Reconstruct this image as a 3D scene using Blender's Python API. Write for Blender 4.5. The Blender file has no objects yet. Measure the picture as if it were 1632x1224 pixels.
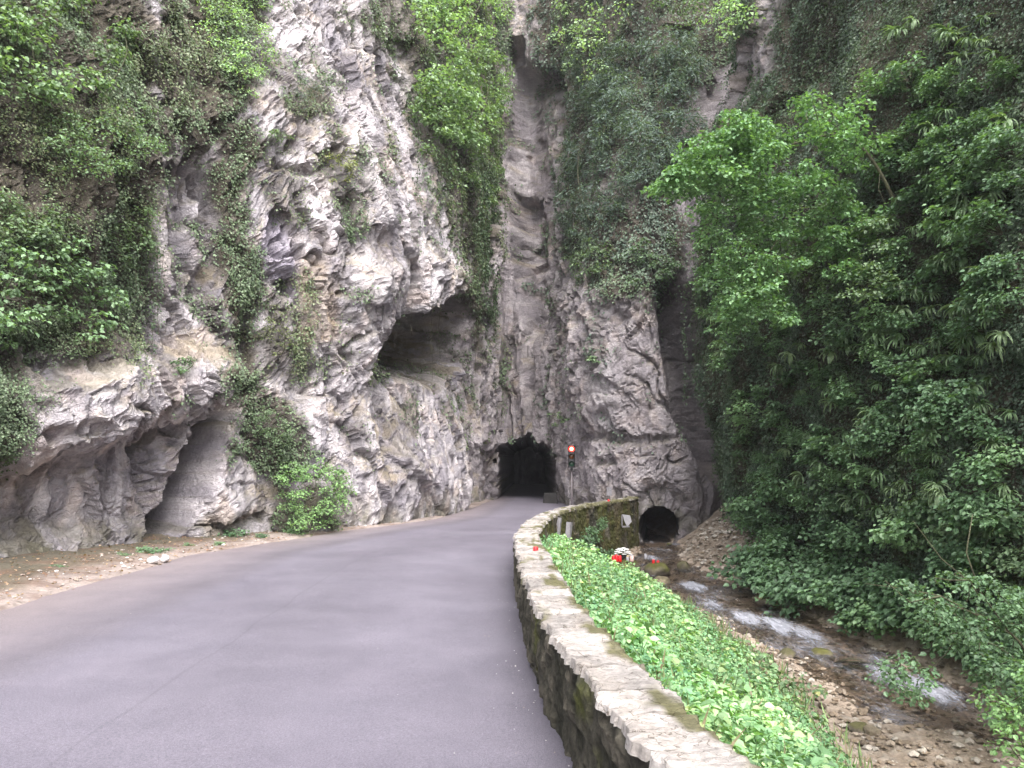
import bpy, math, random
import numpy as np
from mathutils import Vector, Matrix

# ------------------------------------------------------------------ camera, sky, sun, exposure
scene = bpy.context.scene
COL = scene.collection
CAM_H, PITCH, FPX, W0, H0 = 2.4, math.radians(5.5), 1280.0, 1632.0, 1224.0
cam_data = bpy.data.cameras.new('camera')
cam = bpy.data.objects.new('camera', cam_data)
COL.objects.link(cam)
cam.location = (0, 0, CAM_H)
cam.rotation_euler = (math.radians(90) + PITCH, 0, 0)
cam_data.sensor_width = 36.0
cam_data.lens = 36.0 * FPX / W0
cam_data.clip_end = 600
scene.camera = cam

SUN_EL, SUN_AZ = math.radians(54), math.radians(166)     # azimuth from +Y towards +X: high behind the camera
world = bpy.data.worlds.new('World')
scene.world = world
world.use_nodes = True
wn = world.node_tree
bg = wn.nodes['Background']
sky = wn.nodes.new('ShaderNodeTexSky')
sky.sky_type = 'NISHITA'
sky.sun_disc = False
sky.sun_elevation = SUN_EL
sky.sun_rotation = SUN_AZ
sky.dust_density = 4.0
hs = wn.nodes.new('ShaderNodeHueSaturation')
hs.inputs['Saturation'].default_value = 0.30            # overcast: the blue is veiled by cloud
wn.links.new(sky.outputs[0], hs.inputs['Color'])
wn.links.new(hs.outputs[0], bg.inputs['Color'])
bg.inputs['Strength'].default_value = 0.15

sd = bpy.data.lights.new('sun', 'SUN')
sd.energy = 1.5
sd.angle = math.radians(45)
sd.color = (1.0, 0.955, 0.955)
sun = bpy.data.objects.new('sun', sd)
COL.objects.link(sun)
d = Vector((math.sin(SUN_AZ) * math.cos(SUN_EL), math.cos(SUN_AZ) * math.cos(SUN_EL), math.sin(SUN_EL)))
sun.rotation_euler = d.to_track_quat('Z', 'Y').to_euler()
sun.location = (10, -20, 40)

vs = scene.view_settings
vs.view_transform = 'Standard'
vs.look = 'None'
vs.gamma = 1.0
vs.use_curve_mapping = False
vs.exposure = 1.85
scene.cycles.max_bounces = 6
scene.cycles.diffuse_bounces = 4
scene.cycles.transparent_max_bounces = 8
scene.cycles.filter_width = 1.5

# ------------------------------------------------------------------ numeric helpers
CP, SP = math.cos(PITCH), math.sin(PITCH)


def project(P):
    """world points -> pixel coordinates of the photograph (1632 x 1224) and depth"""
    x, y, z = P[..., 0], P[..., 1], P[..., 2] - CAM_H
    dep = np.maximum(y * CP + z * SP, 0.05)
    up = z * CP - y * SP
    return 816 + FPX * x / dep, 612 - FPX * up / dep, dep


def at_y(px, py, y):
    """the point seen at a pixel, at distance y along the gorge"""
    dx, up = (px - 816) / FPX, (612 - py) / FPX
    vy, vz = CP - up * SP, SP + up * CP
    k = y / vy
    return np.array([dx * k, y, CAM_H + vz * k])


def at_z(px, py, z):
    dx, up = (px - 816) / FPX, (612 - py) / FPX
    vy, vz = CP - up * SP, SP + up * CP
    k = (z - CAM_H) / vz
    return np.array([dx * k, vy * k, z])


def _h2(ix, iy, seed):
    h = (ix.astype(np.int64) * 374761393 + iy.astype(np.int64) * 668265263 + seed * 2147483647) & 0xFFFFFFFF
    h = ((h ^ (h >> 13)) * 1274126177) & 0xFFFFFFFF
    h = ((h ^ (h >> 16)) * 2246822519) & 0xFFFFFFFF
    return (h ^ (h >> 15)) & 0xFFFFFFFF


def _r(h, k=0):
    h = (h * (2654435761 + 97 * k) + 40503 * k) & 0xFFFFFFFF
    h = h ^ (h >> 15)
    return ((h & 0xFFFFFF) / 16777215.0).astype(np.float32)


def noise2(x, y, seed=0):
    xi, yi = np.floor(x), np.floor(y)
    fx, fy = (x - xi).astype(np.float32), (y - yi).astype(np.float32)
    xi, yi = xi.astype(np.int64), yi.astype(np.int64)
    u = fx * fx * fx * (fx * (fx * 6 - 15) + 10)
    v = fy * fy * fy * (fy * (fy * 6 - 15) + 10)

    def g(dx, dy):
        a = _r(_h2(xi + dx, yi + dy, seed)) * 6.2831853
        return np.cos(a) * (fx - dx) + np.sin(a) * (fy - dy)
    return ((g(0, 0) * (1 - u) + g(1, 0) * u) * (1 - v) + (g(0, 1) * (1 - u) + g(1, 1) * u) * v) * 1.5


def fbm2(x, y, seed=0, oct=4, gain=0.5):
    s, a = np.zeros(np.shape(x), np.float32), 1.0
    for i in range(oct):
        s += a * noise2(x * 2.03 ** i + 17.3 * i, y * 2.03 ** i - 9.1 * i, seed + i)
        a *= gain
    return s


def ridge2(x, y, seed=0, oct=4):
    s, a = np.zeros(np.shape(x), np.float32), 1.0
    for i in range(oct):
        s += a * (1 - 2 * np.abs(noise2(x * 2.07 ** i + 5.3 * i, y * 2.07 ** i + 3.1 * i, seed + i)))
        a *= 0.5
    return s * 0.5


def facet2(x, y, seed=0, tilt=0.9, bias=-0.55):
    """broken-stone relief: every cell is a tilted plane, most of them leaning back"""
    xi, yi = np.floor(x).astype(np.int64), np.floor(y).astype(np.int64)
    best = np.full(x.shape, 9.0, np.float32)
    val = np.zeros(x.shape, np.float32)
    edge = np.full(x.shape, 9.0, np.float32)
    for dx in (-1, 0, 1):
        for dy in (-1, 0, 1):
            h = _h2(xi + dx, yi + dy, seed)
            ox = (x - (xi + dx + 0.1 + 0.8 * _r(h, 1))).astype(np.float32)
            oy = (y - (yi + dy + 0.1 + 0.8 * _r(h, 2))).astype(np.float32)
            dd = ox * ox + oy * oy
            v = (_r(h, 3) - 0.5) + ox * (_r(h, 4) - 0.5) * 2 * tilt + oy * ((_r(h, 5) - 0.5) * tilt + bias)
            m = dd < best
            edge = np.where(m, best, np.minimum(edge, dd))
            val = np.where(m, v, val)
            best = np.where(m, dd, best)
    return val, np.sqrt(edge) - np.sqrt(best)


def sst(a, b, x):
    t = np.clip((x - a) / (b - a), 0, 1)
    return t * t * (3 - 2 * t)


def poly_sd(poly, X, Y):
    """signed distance to a polygon, positive inside"""
    P = np.array(poly, np.float32)
    Q = np.roll(P, -1, 0)
    d = np.full(X.shape, 1e9, np.float32)
    ins = np.zeros(X.shape, bool)
    for (ax, ay), (bx, by) in zip(P, Q):
        ex, ey = bx - ax, by - ay
        wx, wy = X - ax, Y - ay
        t = np.clip((wx * ex + wy * ey) / (ex * ex + ey * ey + 1e-9), 0, 1)
        d = np.minimum(d, (wx - ex * t) ** 2 + (wy - ey * t) ** 2)
        c = ((ay > Y) != (by > Y)) & (X < (bx - ax) * (Y - ay) / (by - ay + 1e-9) + ax)
        ins ^= c
    return np.where(ins, 1, -1) * np.sqrt(d)


def catmull(P, n=40):
    P = [np.array(p, float) for p in P]
    P = [2 * P[0] - P[1]] + P + [2 * P[-1] - P[-2]]
    out = []
    for i in range(1, len(P) - 2):
        p0, p1, p2, p3 = P[i - 1:i + 3]
        for t in np.linspace(0, 1, n, endpoint=False):
            out.append(0.5 * (2 * p1 + (p2 - p0) * t + (2 * p0 - 5 * p1 + 4 * p2 - p3) * t * t + (3 * p1 - p0 - 3 * p2 + p3) * t ** 3))
    out.append(P[-2])
    return np.array(out)


# ------------------------------------------------------------------ object helpers
def np_mesh(name, V, F, col=None, smooth=False):
    """V (n,3), F (m,k) with k = 3 or 4"""
    me = bpy.data.meshes.new(name)
    V = np.ascontiguousarray(V, np.float32)
    F = np.ascontiguousarray(F, np.int32)
    k = F.shape[1]
    me.vertices.add(len(V))
    me.vertices.foreach_set('co', V.ravel())
    me.loops.add(F.size)
    me.loops.foreach_set('vertex_index', F.ravel())
    me.polygons.add(len(F))
    me.polygons.foreach_set('loop_start', np.arange(0, F.size, k, dtype=np.int32))
    me.polygons.foreach_set('loop_total', np.full(len(F), k, np.int32))
    me.polygons.foreach_set('use_smooth', np.full(len(F), smooth, bool))
    if col is not None:
        at = me.attributes.new('Col', 'FLOAT_COLOR', 'POINT')
        c = np.ones((len(V), 4), np.float32)
        c[:, :3] = col
        at.data.foreach_set('color', c.ravel())
    me.update()
    me.validate()
    return me


def link(name, me, mat, parent=None, loc=None):
    o = bpy.data.objects.new(name, me)
    COL.objects.link(o)
    if mat is not None and not me.materials:
        me.materials.append(mat)
    if parent is not None:
        o.parent = parent
    if loc is not None:
        o.location = loc
    return o


def tag(o, label=None, cat=None, group=None, kind=None):
    if label:
        o['label'] = label
    if cat:
        o['category'] = cat
    if group:
        o['group'] = group
    if kind:
        o['kind'] = kind
    return o


def empty(name, loc, rz=0.0):
    o = bpy.data.objects.new(name, None)
    COL.objects.link(o)
    o.location = loc
    o.rotation_euler = (0, 0, rz)
    o.empty_display_size = 0.2
    return o


class MB:
    """collects simple shapes into one mesh"""

    def __init__(self):
        self.v, self.f = [], []

    def add(self, V, F):
        n = len(self.v)
        self.v += [tuple(p) for p in V]
        self.f += [tuple(i + n for i in f) for f in F]
        return self

    def box(self, lo, hi, bev=0.0):
        x0, y0, z0 = lo
        x1, y1, z1 = hi
        b = bev
        ring = [(x0 + b, y0), (x1 - b, y0), (x1, y0 + b), (x1, y1 - b), (x1 - b, y1), (x0 + b, y1), (x0, y1 - b), (x0, y0 + b)] if b else [(x0, y0), (x1, y0), (x1, y1), (x0, y1)]
        n = len(ring)
        V = [(x, y, z0) for x, y in ring] + [(x, y, z1) for x, y in ring]
        F = [tuple(range(n))[::-1], tuple(range(n, 2 * n))] + [(i, (i + 1) % n, n + (i + 1) % n, n + i) for i in range(n)]
        return self.add(V, F)

    def tube(self, pts, rad, sides=8, caps=True):
        pts = [Vector(p) for p in pts]
        rad = rad if hasattr(rad, '__len__') else [rad] * len(pts)
        V, F = [], []
        for i, p in enumerate(pts):
            t = (pts[min(i + 1, len(pts) - 1)] - pts[max(i - 1, 0)]).normalized()
            a = t.cross(Vector((0.31, 0.17, 0.93)) if abs(t.z) < 0.9 else Vector((1, 0, 0))).normalized()
            b = t.cross(a)
            for k in range(sides):
                an = 2 * math.pi * k / sides
                V.append(p + (a * math.cos(an) + b * math.sin(an)) * rad[i])
        for i in range(len(pts) - 1):
            for k in range(sides):
                k2 = (k + 1) % sides
                F.append((i * sides + k, i * sides + k2, (i + 1) * sides + k2, (i + 1) * sides + k))
        if caps:
            F.append(tuple(range(sides))[::-1])
            F.append(tuple(range((len(pts) - 1) * sides, len(pts) * sides)))
        return self.add(V, F)

    def lathe(self, prof, sides=16, org=(0, 0, 0)):
        V, F = [], []
        for r, z in prof:
            for k in range(sides):
                an = 2 * math.pi * k / sides
                V.append((org[0] + r * math.cos(an), org[1] + r * math.sin(an), org[2] + z))
        for i in range(len(prof) - 1):
            for k in range(sides):
                k2 = (k + 1) % sides
                F.append((i * sides + k, i * sides + k2, (i + 1) * sides + k2, (i + 1) * sides + k))
        return self.add(V, F)

    def mesh(self, name, smooth=False):
        me = bpy.data.meshes.new(name)
        me.from_pydata(self.v, [], self.f)
        if smooth:
            for p in me.polygons:
                p.use_smooth = True
        me.update()
        return me

    def build(self, name, mat, parent=None, smooth=False, loc=None):
        return link(name, self.mesh(name, smooth), mat, parent, loc)


# ------------------------------------------------------------------ materials
def new_mat(name):
    m = bpy.data.materials.new(name)
    m.use_nodes = True
    nt = m.node_tree
    return m, nt, nt.nodes['Principled BSDF'], nt.nodes['Material Output']


def nd(nt, typ, **kw):
    n = nt.nodes.new(typ)
    for k, v in kw.items():
        if k in n.inputs:
            n.inputs[k].default_value = v
        else:
            setattr(n, k, v)
    return n


def mathn(nt, op, a, b=None, c=None):
    n = nt.nodes.new('ShaderNodeMath')
    n.operation = op
    for i, q in enumerate((a, b, c)):
        if q is None:
            continue
        if hasattr(q, 'is_linked'):
            nt.links.new(q, n.inputs[i])
        else:
            n.inputs[i].default_value = q
    return n.outputs[0]


def mixc(nt, fac, a, b, blend='MIX'):
    n = nt.nodes.new('ShaderNodeMix')
    n.data_type = 'RGBA'
    n.blend_type = blend
    for i, q in ((0, fac), (6, a), (7, b)):
        if hasattr(q, 'is_linked'):
            nt.links.new(q, n.inputs[i])
        else:
            n.inputs[i].default_value = q if not isinstance(q, tuple) else (*q, 1)
    return n.outputs[2]


def noise_t(nt, scale, detail=4, rough=0.6, vec=None, dist=0.0):
    n = nd(nt, 'ShaderNodeTexNoise', Scale=scale, Detail=detail, Roughness=rough, Distortion=dist)
    if vec is not None:
        nt.links.new(vec, n.inputs['Vector'])
    return n.outputs['Fac']


def ramp(nt, fac, stops):
    n = nt.nodes.new('ShaderNodeValToRGB')
    e = n.color_ramp.elements
    while len(e) < len(stops):
        e.new(0.5)
    for el, (p, c) in zip(e, stops):
        el.position = p
        el.color = (*c, 1) if isinstance(c, tuple) else (c, c, c, 1)
    nt.links.new(fac, n.inputs[0])
    return n.outputs[0]


def bump(nt, height, strength, dist, normal=None):
    b = nd(nt, 'ShaderNodeBump', Strength=strength, Distance=dist)
    nt.links.new(height, b.inputs['Height'])
    if normal is not None:
        nt.links.new(normal, b.inputs['Normal'])
    return b.outputs[0]


def geo_pos(nt):
    return nt.nodes.new('ShaderNodeNewGeometry').outputs['Position']


def rock_mat():
    m, nt, bs, out = new_mat('limestone')
    at = nd(nt, 'ShaderNodeAttribute', attribute_name='Col')
    pos = geo_pos(nt)
    n1 = noise_t(nt, 1.1, 4, 0.65, pos)
    n2 = noise_t(nt, 9.0, 5, 0.7, pos)
    v = nd(nt, 'ShaderNodeTexVoronoi', Scale=3.2)
    v.feature = 'DISTANCE_TO_EDGE'
    mp = nd(nt, 'ShaderNodeVectorMath', operation='ADD')
    nz = nd(nt, 'ShaderNodeTexNoise', Scale=1.7, Detail=3)
    nt.links.new(pos, nz.inputs['Vector'])
    nt.links.new(pos, mp.inputs[0])
    nt.links.new(nz.outputs['Color'], mp.inputs[1])
    nt.links.new(mp.outputs[0], v.inputs['Vector'])
    crack = ramp(nt, v.outputs['Distance'], [(0.0, 0.0), (0.05, 1.0)])
    c = mixc(nt, 1.0, at.outputs['Color'], ramp(nt, n1, [(0.25, (0.72, 0.70, 0.72)), (0.75, (1.22, 1.2, 1.2))]), 'MULTIPLY')
    c = mixc(nt, 1.0, c, ramp(nt, n2, [(0.2, (0.72, 0.72, 0.72)), (0.8, (1.2, 1.2, 1.2))]), 'MULTIPLY')
    nt.links.new(c, bs.inputs['Base Color'])
    bs.inputs['Roughness'].default_value = 0.85
    bs.inputs['Specular IOR Level'].default_value = 0.25
    h = mathn(nt, 'ADD', mathn(nt, 'MULTIPLY', noise_t(nt, 4.0, 5, 0.75, pos, 0.6), 1.0), mathn(nt, 'MULTIPLY', crack, 0.12))
    nt.links.new(bump(nt, h, 0.9, 0.22), bs.inputs['Normal'])
    return m


def leaf_mat(name, trans=0.3, rough=0.5, tint=(1.5, 1.7, 0.5)):
    m, nt, bs, out = new_mat(name)
    at = nd(nt, 'ShaderNodeAttribute', attribute_name='Col')
    oi = nt.nodes.new('ShaderNodeObjectInfo')
    k = mathn(nt, 'MULTIPLY_ADD', oi.outputs['Random'], 0.5, 0.75)
    c = mixc(nt, 1.0, at.outputs['Color'], k, 'MULTIPLY')
    hsv = nd(nt, 'ShaderNodeHueSaturation', Saturation=0.82, Value=1.22)
    nt.links.new(c, hsv.inputs['Color'])
    c = hsv.outputs[0]
    nt.links.new(c, bs.inputs['Base Color'])
    bs.inputs['Roughness'].default_value = rough
    bs.inputs['Specular IOR Level'].default_value = 0.35
    tr = nt.nodes.new('ShaderNodeBsdfTranslucent')
    nt.links.new(mixc(nt, 1.0, c, tint, 'MULTIPLY'), tr.inputs['Color'])
    mx = nd(nt, 'ShaderNodeMixShader', Fac=trans)
    nt.links.new(bs.outputs[0], mx.inputs[1])
    nt.links.new(tr.outputs[0], mx.inputs[2])
    nt.links.new(mx.outputs[0], out.inputs['Surface'])
    return m


def simple_mat(name, col, rough=0.6, var=0.25, scale=6.0, bstr=0.4, bdist=0.02, col2=None, metallic=0.0):
    m, nt, bs, out = new_mat(name)
    pos = geo_pos(nt)
    n = noise_t(nt, scale, 6, 0.65, pos)
    b = col2 or tuple(min(1, q * (1 + var)) for q in col)
    a = tuple(q * (1 - var) for q in col)
    nt.links.new(ramp(nt, n, [(0.3, a), (0.7, b)]), bs.inputs['Base Color'])
    bs.inputs['Roughness'].default_value = rough
    bs.inputs['Metallic'].default_value = metallic
    nt.links.new(bump(nt, noise_t(nt, scale * 5, 5, 0.7, pos), bstr, bdist), bs.inputs['Normal'])
    return m


def attr_mat(name, rough=0.8, scale=20.0, bstr=0.6, bdist=0.03, spec=0.25):
    m, nt, bs, out = new_mat(name)
    at = nd(nt, 'ShaderNodeAttribute', attribute_name='Col')
    pos = geo_pos(nt)
    n = noise_t(nt, scale, 6, 0.7, pos)
    n3 = noise_t(nt, scale * 0.17, 4, 0.6, pos)
    c = mixc(nt, 1.0, at.outputs['Color'], ramp(nt, n, [(0.25, (0.6, 0.6, 0.6)), (0.75, (1.35, 1.35, 1.35))]), 'MULTIPLY')
    c = mixc(nt, 1.0, c, ramp(nt, n3, [(0.25, (0.75, 0.75, 0.75)), (0.75, (1.2, 1.2, 1.2))]), 'MULTIPLY')
    nt.links.new(c, bs.inputs['Base Color'])
    bs.inputs['Roughness'].default_value = rough
    bs.inputs['Specular IOR Level'].default_value = spec
    nt.links.new(bump(nt, noise_t(nt, scale * 1.7, 7, 0.7, pos), bstr, bdist), bs.inputs['Normal'])
    return m


M_ROCK = rock_mat()
M_LEAF = leaf_mat('leaf')
M_IVY = leaf_mat('ivy_leaf', 0.18, 0.40, (1.3, 1.5, 0.6))
M_IVY.node_tree.nodes['Principled BSDF'].inputs['Specular IOR Level'].default_value = 0.35
M_BARK = simple_mat('bark', (0.05, 0.045, 0.03), 0.9, 0.4, 9, 0.7, 0.03, (0.085, 0.085, 0.04))
M_EARTH = attr_mat('earth', 0.9, 9.0, 0.8, 0.06)
# ------------------------------------------------------------------ the gorge walls: one ribbon of rock, cut into three cliffs
PLAN = [(-24, 5), (-18, 10), (-14, 14.5), (-11.6, 18.5), (-9.9, 23), (-6.9, 27.4), (-4.6, 31), (-3.1, 35.5), (-2.1, 41), (-1.35, 47), (-0.75, 51),
        (1.2, 50.6), (2.7, 47.6), (3.4, 42.5), (4.6, 38.6), (6.6, 37.2), (8.6, 37.5), (10.1, 38.3), (10.6, 37.4), (9.8, 35.9), (8.9, 34.0),
        (8.5, 30), (8.8, 25), (9.4, 20), (10.0, 15), (10.9, 10), (13, 4.5), (17, 0)]
# horizontal offset towards the gorge at five heights, for each plan point
LZ = [-4, 5, 12, 20, 30, 42]
LEAN = {0: (0, 0, -2, -5, -9, -14), 3: (0, 0, -1.0, -3.5, -7.5, -12), 5: (0, 0, -0.6, -2.2, -5, -9), 7: (0.2, 0, -0.2, -1.0, -3, -6),
        9: (0.2, 0, 0.2, 0.2, -1, -3), 10: (0, 0, 0, 0, -0.5, -2), 12: (0, 0, 0, -0.4, -1.5, -4), 13: (0.2, 0, -0.2, -1.5, -4, -9),
        15: (0.2, 0.1, -0.4, -3.2, -8, -14), 18: (0, 0, 0, -1.0, -3, -7), 20: (-0.9, 0.1, 0.3, -1.0, -3.5, -8), 23: (0.3, -0.3, -1.4, -3.4, -7, -12),
        27: (0.3, -0.5, -2.2, -5, -9, -14)}
TOP = {0: 15, 3: 19, 5: 24, 7: 30, 9: 37, 12: 37, 15: 36, 19: 30, 21: 24, 23: 18, 25: 14, 27: 11}

N_PER = 40
crv = catmull(PLAN, N_PER)
seg = np.linalg.norm(np.diff(crv, axis=0), axis=1)
S = np.concatenate([[0], np.cumsum(seg)])
kS = S[::N_PER]                                       # arc length at each plan point


def along(table, s):
    ks = sorted(table)
    vals = np.array([table[k] for k in ks], float)
    if vals.ndim == 1:
        return np.interp(s, kS[ks], vals)
    return np.stack([np.interp(s, kS[ks], vals[:, i]) for i in range(vals.shape[1])], -1)


# column spacing: fine where the photograph looks closely
ss, s = [], 0.0
while s < S[-1]:
    ss.append(s)
    x = np.interp(s, S, crv[:, 0])
    y = np.interp(s, S, crv[:, 1])
    k = s / S[-1]
    vis = abs(x) / max(y, 0.1) < 0.72
    if not vis:
        st = 0.3
    elif s < kS[16] + 3:
        st = 0.075
    elif s < kS[19]:
        st = 0.12
    else:
        st = 0.13
    s += st
ss = np.array(ss)
cx, cy = np.interp(ss, S, crv[:, 0]), np.interp(ss, S, crv[:, 1])
# smoothed normals
wide = 0.8
tx = np.interp(ss + wide, S, crv[:, 0]) - np.interp(ss - wide, S, crv[:, 0])
ty = np.interp(ss + wide, S, crv[:, 1]) - np.interp(ss - wide, S, crv[:, 1])
tl = np.hypot(tx, ty)
nx, ny = ty / tl, -tx / tl
NROW, NROW2 = 300, 390
tt_new = np.linspace(0, 1, NROW2)
tt = np.linspace(0, 1, NROW)
tt = tt * 0.62 + 0.38 * tt ** 2.0                     # denser near the road
top = along(TOP, ss)
Z = -3.6 + (top[None, :] + 3.6) * tt[:, None]        # (row, col)
SS = np.broadcast_to(ss[None, :], Z.shape)
lean = along(LEAN, ss)
LO = np.zeros(Z.shape)
for j in range(len(LZ) - 1):
    t = sst(0, 1, (Z - LZ[j]) / (LZ[j + 1] - LZ[j]))
    t = np.clip((Z - LZ[j]) / (LZ[j + 1] - LZ[j]), 0, 1)
    LO += (lean[None, :, j + 1] - lean[None, :, j]) * t
LO += lean[None, :, 0]
base = np.stack([cx[None, :] + nx[None, :] * LO, cy[None, :] + ny[None, :] * LO, Z], -1)
PX, PY, DEP = project(base)
isL = SS < kS[11] + 1.0
isC = (SS >= kS[9]) & (SS < kS[18])
isR = SS >= kS[18]

disp = np.zeros(Z.shape, np.float32)
FEAT = [  # outline traced in image pixels, offset in metres (negative: hollow), softness, which part of the ribbon
    ([(-300, 775), (0, 748), (120, 715), (250, 682), (330, 640), (345, 660), (300, 740), (262, 830), (240, 845), (-300, 862)], -0.4, 34, isL),
    ([(-300, 800), (0, 790), (90, 800), (130, 840), (100, 860), (-300, 875)], -0.3, 40, isL),
    ([(-300, 880), (60, 868), (240, 850), (235, 960), (-300, 1000)], 0.3, 34, isL),
    ([(-300, 610), (0, 600), (150, 566), (350, 560), (385, 590), (335, 645), (250, 678), (120, 712), (0, 745), (-300, 770)], 1.0, 34, isL),
    ([(60, 580), (150, 562), (165, 575), (130, 602), (60, 615)], -0.7, 10, isL),
    ([(30, 690), (110, 675), (130, 690), (60, 712)], -0.4, 10, isL),
    ([(347, 640), (382, 600), (402, 618), (355, 700), (338, 760), (312, 830), (262, 880), (248, 856), (292, 775)], -3.2, 7, isL),
    ([(398, 470), (416, 500), (412, 560), (385, 610), (362, 640), (362, 600), (385, 540)], -1.2, 10, isL),
    ([(425, 340), (442, 345), (472, 400), (474, 485), (452, 468), (425, 440), (410, 400)], -0.55, 6, isL),
    ([(440, 380), (452, 390), (458, 440), (446, 450)], 0.35, 5, isL),
    ([(262, 270), (330, 235), (342, 330), (346, 420), (325, 492), (298, 470), (280, 350)], -0.8, 14, isL),
    ([(300, 320), (318, 320), (326, 440), (312, 470), (300, 400)], 0.6, 8, isL),
    ([(415, 262), (470, 276), (520, 252), (525, 262), (470, 290), (420, 275)], -0.5, 6, isL),
    ([(430, 130), (520, 160), (600, 260), (640, 380), (560, 470), (470, 420), (430, 300)], 0.5, 60, isL),
    ([(545, 380), (600, 370), (610, 420), (560, 440)], -0.5, 14, isL),
    ([(640, 522), (690, 487), (745, 463), (756, 500), (750, 570), (712, 615), (668, 600), (645, 572)], -4.6, 10, isL),
    ([(642, 532), (690, 522), (694, 580), (665, 594), (646, 572)], -3.5, 9, isL),
    ([(600, 570), (640, 510), (760, 460), (775, 640), (730, 730), (650, 710), (610, 650)], -0.6, 60, isL),
    ([(560, 420), (640, 395), (748, 430), (748, 460), (640, 520), (590, 560), (550, 500)], 0.6, 26, isL),
    ([(752, 720), (772, 700), (790, 716), (796, 802), (752, 812)], -0.7, 7, isL),
    ([(846, 470), (858, 470), (854, 600), (860, 680), (846, 685)], -0.9, 6, SS > kS[8]),
    ([(820, 300), (833, 300), (838, 420), (822, 440)], -1.4, 5, SS > kS[8]),
    ([(818, 95), (900, 115), (906, 180), (888, 300), (880, 420), (862, 540), (842, 540), (822, 420), (818, 300)], -2.4, 10, SS > kS[8]),
    ([(893, 190), (908, 178), (907, 230), (892, 300), (884, 300)], -1.6, 5, SS > kS[8]),
    ([(840, 130), (870, 140), (880, 260), (860, 300), (842, 240)], 0.8, 14, SS > kS[8]),
    ([(813, 62), (833, 60), (831, 92), (815, 92)], -2.4, 4, SS > kS[8]),
    ([(1012, 800), (1028, 772), (1060, 772), (1100, 796), (1118, 880), (1006, 880)], -0.5, 9, isC),
    ([(1050, 462), (1085, 445), (1115, 470), (1150, 560), (1160, 740), (1140, 760), (1105, 700), (1082, 640), (1066, 570), (1052, 500)], -3.4, 20, isC),
    ([(925, 690), (960, 687), (1020, 699), (1085, 693), (1085, 700), (1020, 708), (930, 698)], -0.4, 5, isC),
    ([(946, 731), (975, 731), (982, 742), (950, 741)], -0.4, 5, isC),
    ([(880, 470), (1050, 440), (1050, 480), (900, 505)], 0.45, 18, isC),
    ([(895, 470), (910, 490), (905, 560), (888, 560)], -0.6, 8, isC),
    ([(920, 510), (975, 500), (985, 640), (940, 690), (925, 600)], 0.5, 22, isC),
    ([(1095, 430), (1125, 420), (1130, 500), (1110, 490)], 0.8, 10, isC),
]
for poly, dep, soft, part in FEAT:
    A = np.array(poly)
    box = (PX > A[:, 0].min() - soft * 2) & (PX < A[:, 0].max() + soft * 2) & (PY > A[:, 1].min() - soft * 2) & (PY < A[:, 1].max() + soft * 2) & part
    if not box.any():
        continue
    wob = 6 * noise2(SS[box] * 1.3, Z[box] * 1.3, 91) + 3 * noise2(SS[box] * 4, Z[box] * 4, 92)
    sdv = poly_sd(poly, PX[box], PY[box]) + wob * min(1, soft / 10 + 0.12) * min(1, 0.7 / abs(dep))
    gain_ = sst(625, 555, PY[box]) if poly[0] in ((640, 522), (642, 532)) else 1.0        # the cave's floor slopes out
    disp[box] += dep * gain_ * sst(-soft, soft, sdv)
# large forms of the stone
wx = 0.55 * fbm2(SS * 0.45, Z * 0.45, 3, 3)
wz = 0.55 * fbm2(SS * 0.45 + 40, Z * 0.45, 7, 3)
cleft = sst(kS[9] + 1.5, kS[10], SS) * sst(kS[12] + 1.0, kS[11], SS)           # the corner: water-worn, upright flutes
gutter = sst(kS[15] + 1, kS[16], SS) * sst(kS[19], kS[18], SS)
worn = np.clip(cleft + gutter * 0.8, 0, 1)
smooth_a = np.zeros(Z.shape)                          # scoured places: the scoop under the cave, the flank of the stream mouth
for poly in ([(640, 590), (720, 590), (770, 640), (730, 760), (640, 700)], [(985, 500), (1100, 560), (1150, 800), (1000, 800), (985, 700)]):
    smooth_a = np.maximum(smooth_a, sst(-25, 25, poly_sd(poly, PX, PY)))
amp = np.where(isR, 0.7, 1.0) * (1 - 0.55 * smooth_a) * (1 - 0.85 * worn)
near_foot = sst(3.5, -0.5, Z)                         # keep the foot of the rock off the carriageway
macro = 0.75 * fbm2(SS * 0.16, Z * 0.10, 11, 3) * (1 - 0.7 * worn) * np.where(isC, 0.6, 1)
ribs = 0.45 * ridge2(SS * 0.30 + wx * 0.6, Z * 0.07, 15, 3)
f1, e1 = facet2((SS + wx + 0.2 * Z) / 2.3, (Z + wz) / 5.0, 21, 1.1, -0.25)
big = macro + (1 - worn) * ribs * (1 - 0.5 * smooth_a) + amp * 0.62 * f1 * (1 - 0.6 * isC)
big -= amp * 0.16 * sst(0.10, 0.0, e1) * (fbm2(SS * 0.3, Z * 0.3, 55, 2) > -0.1)
disp += big * (1 - 0.45 * near_foot) - 0.25 * near_foot
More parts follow.
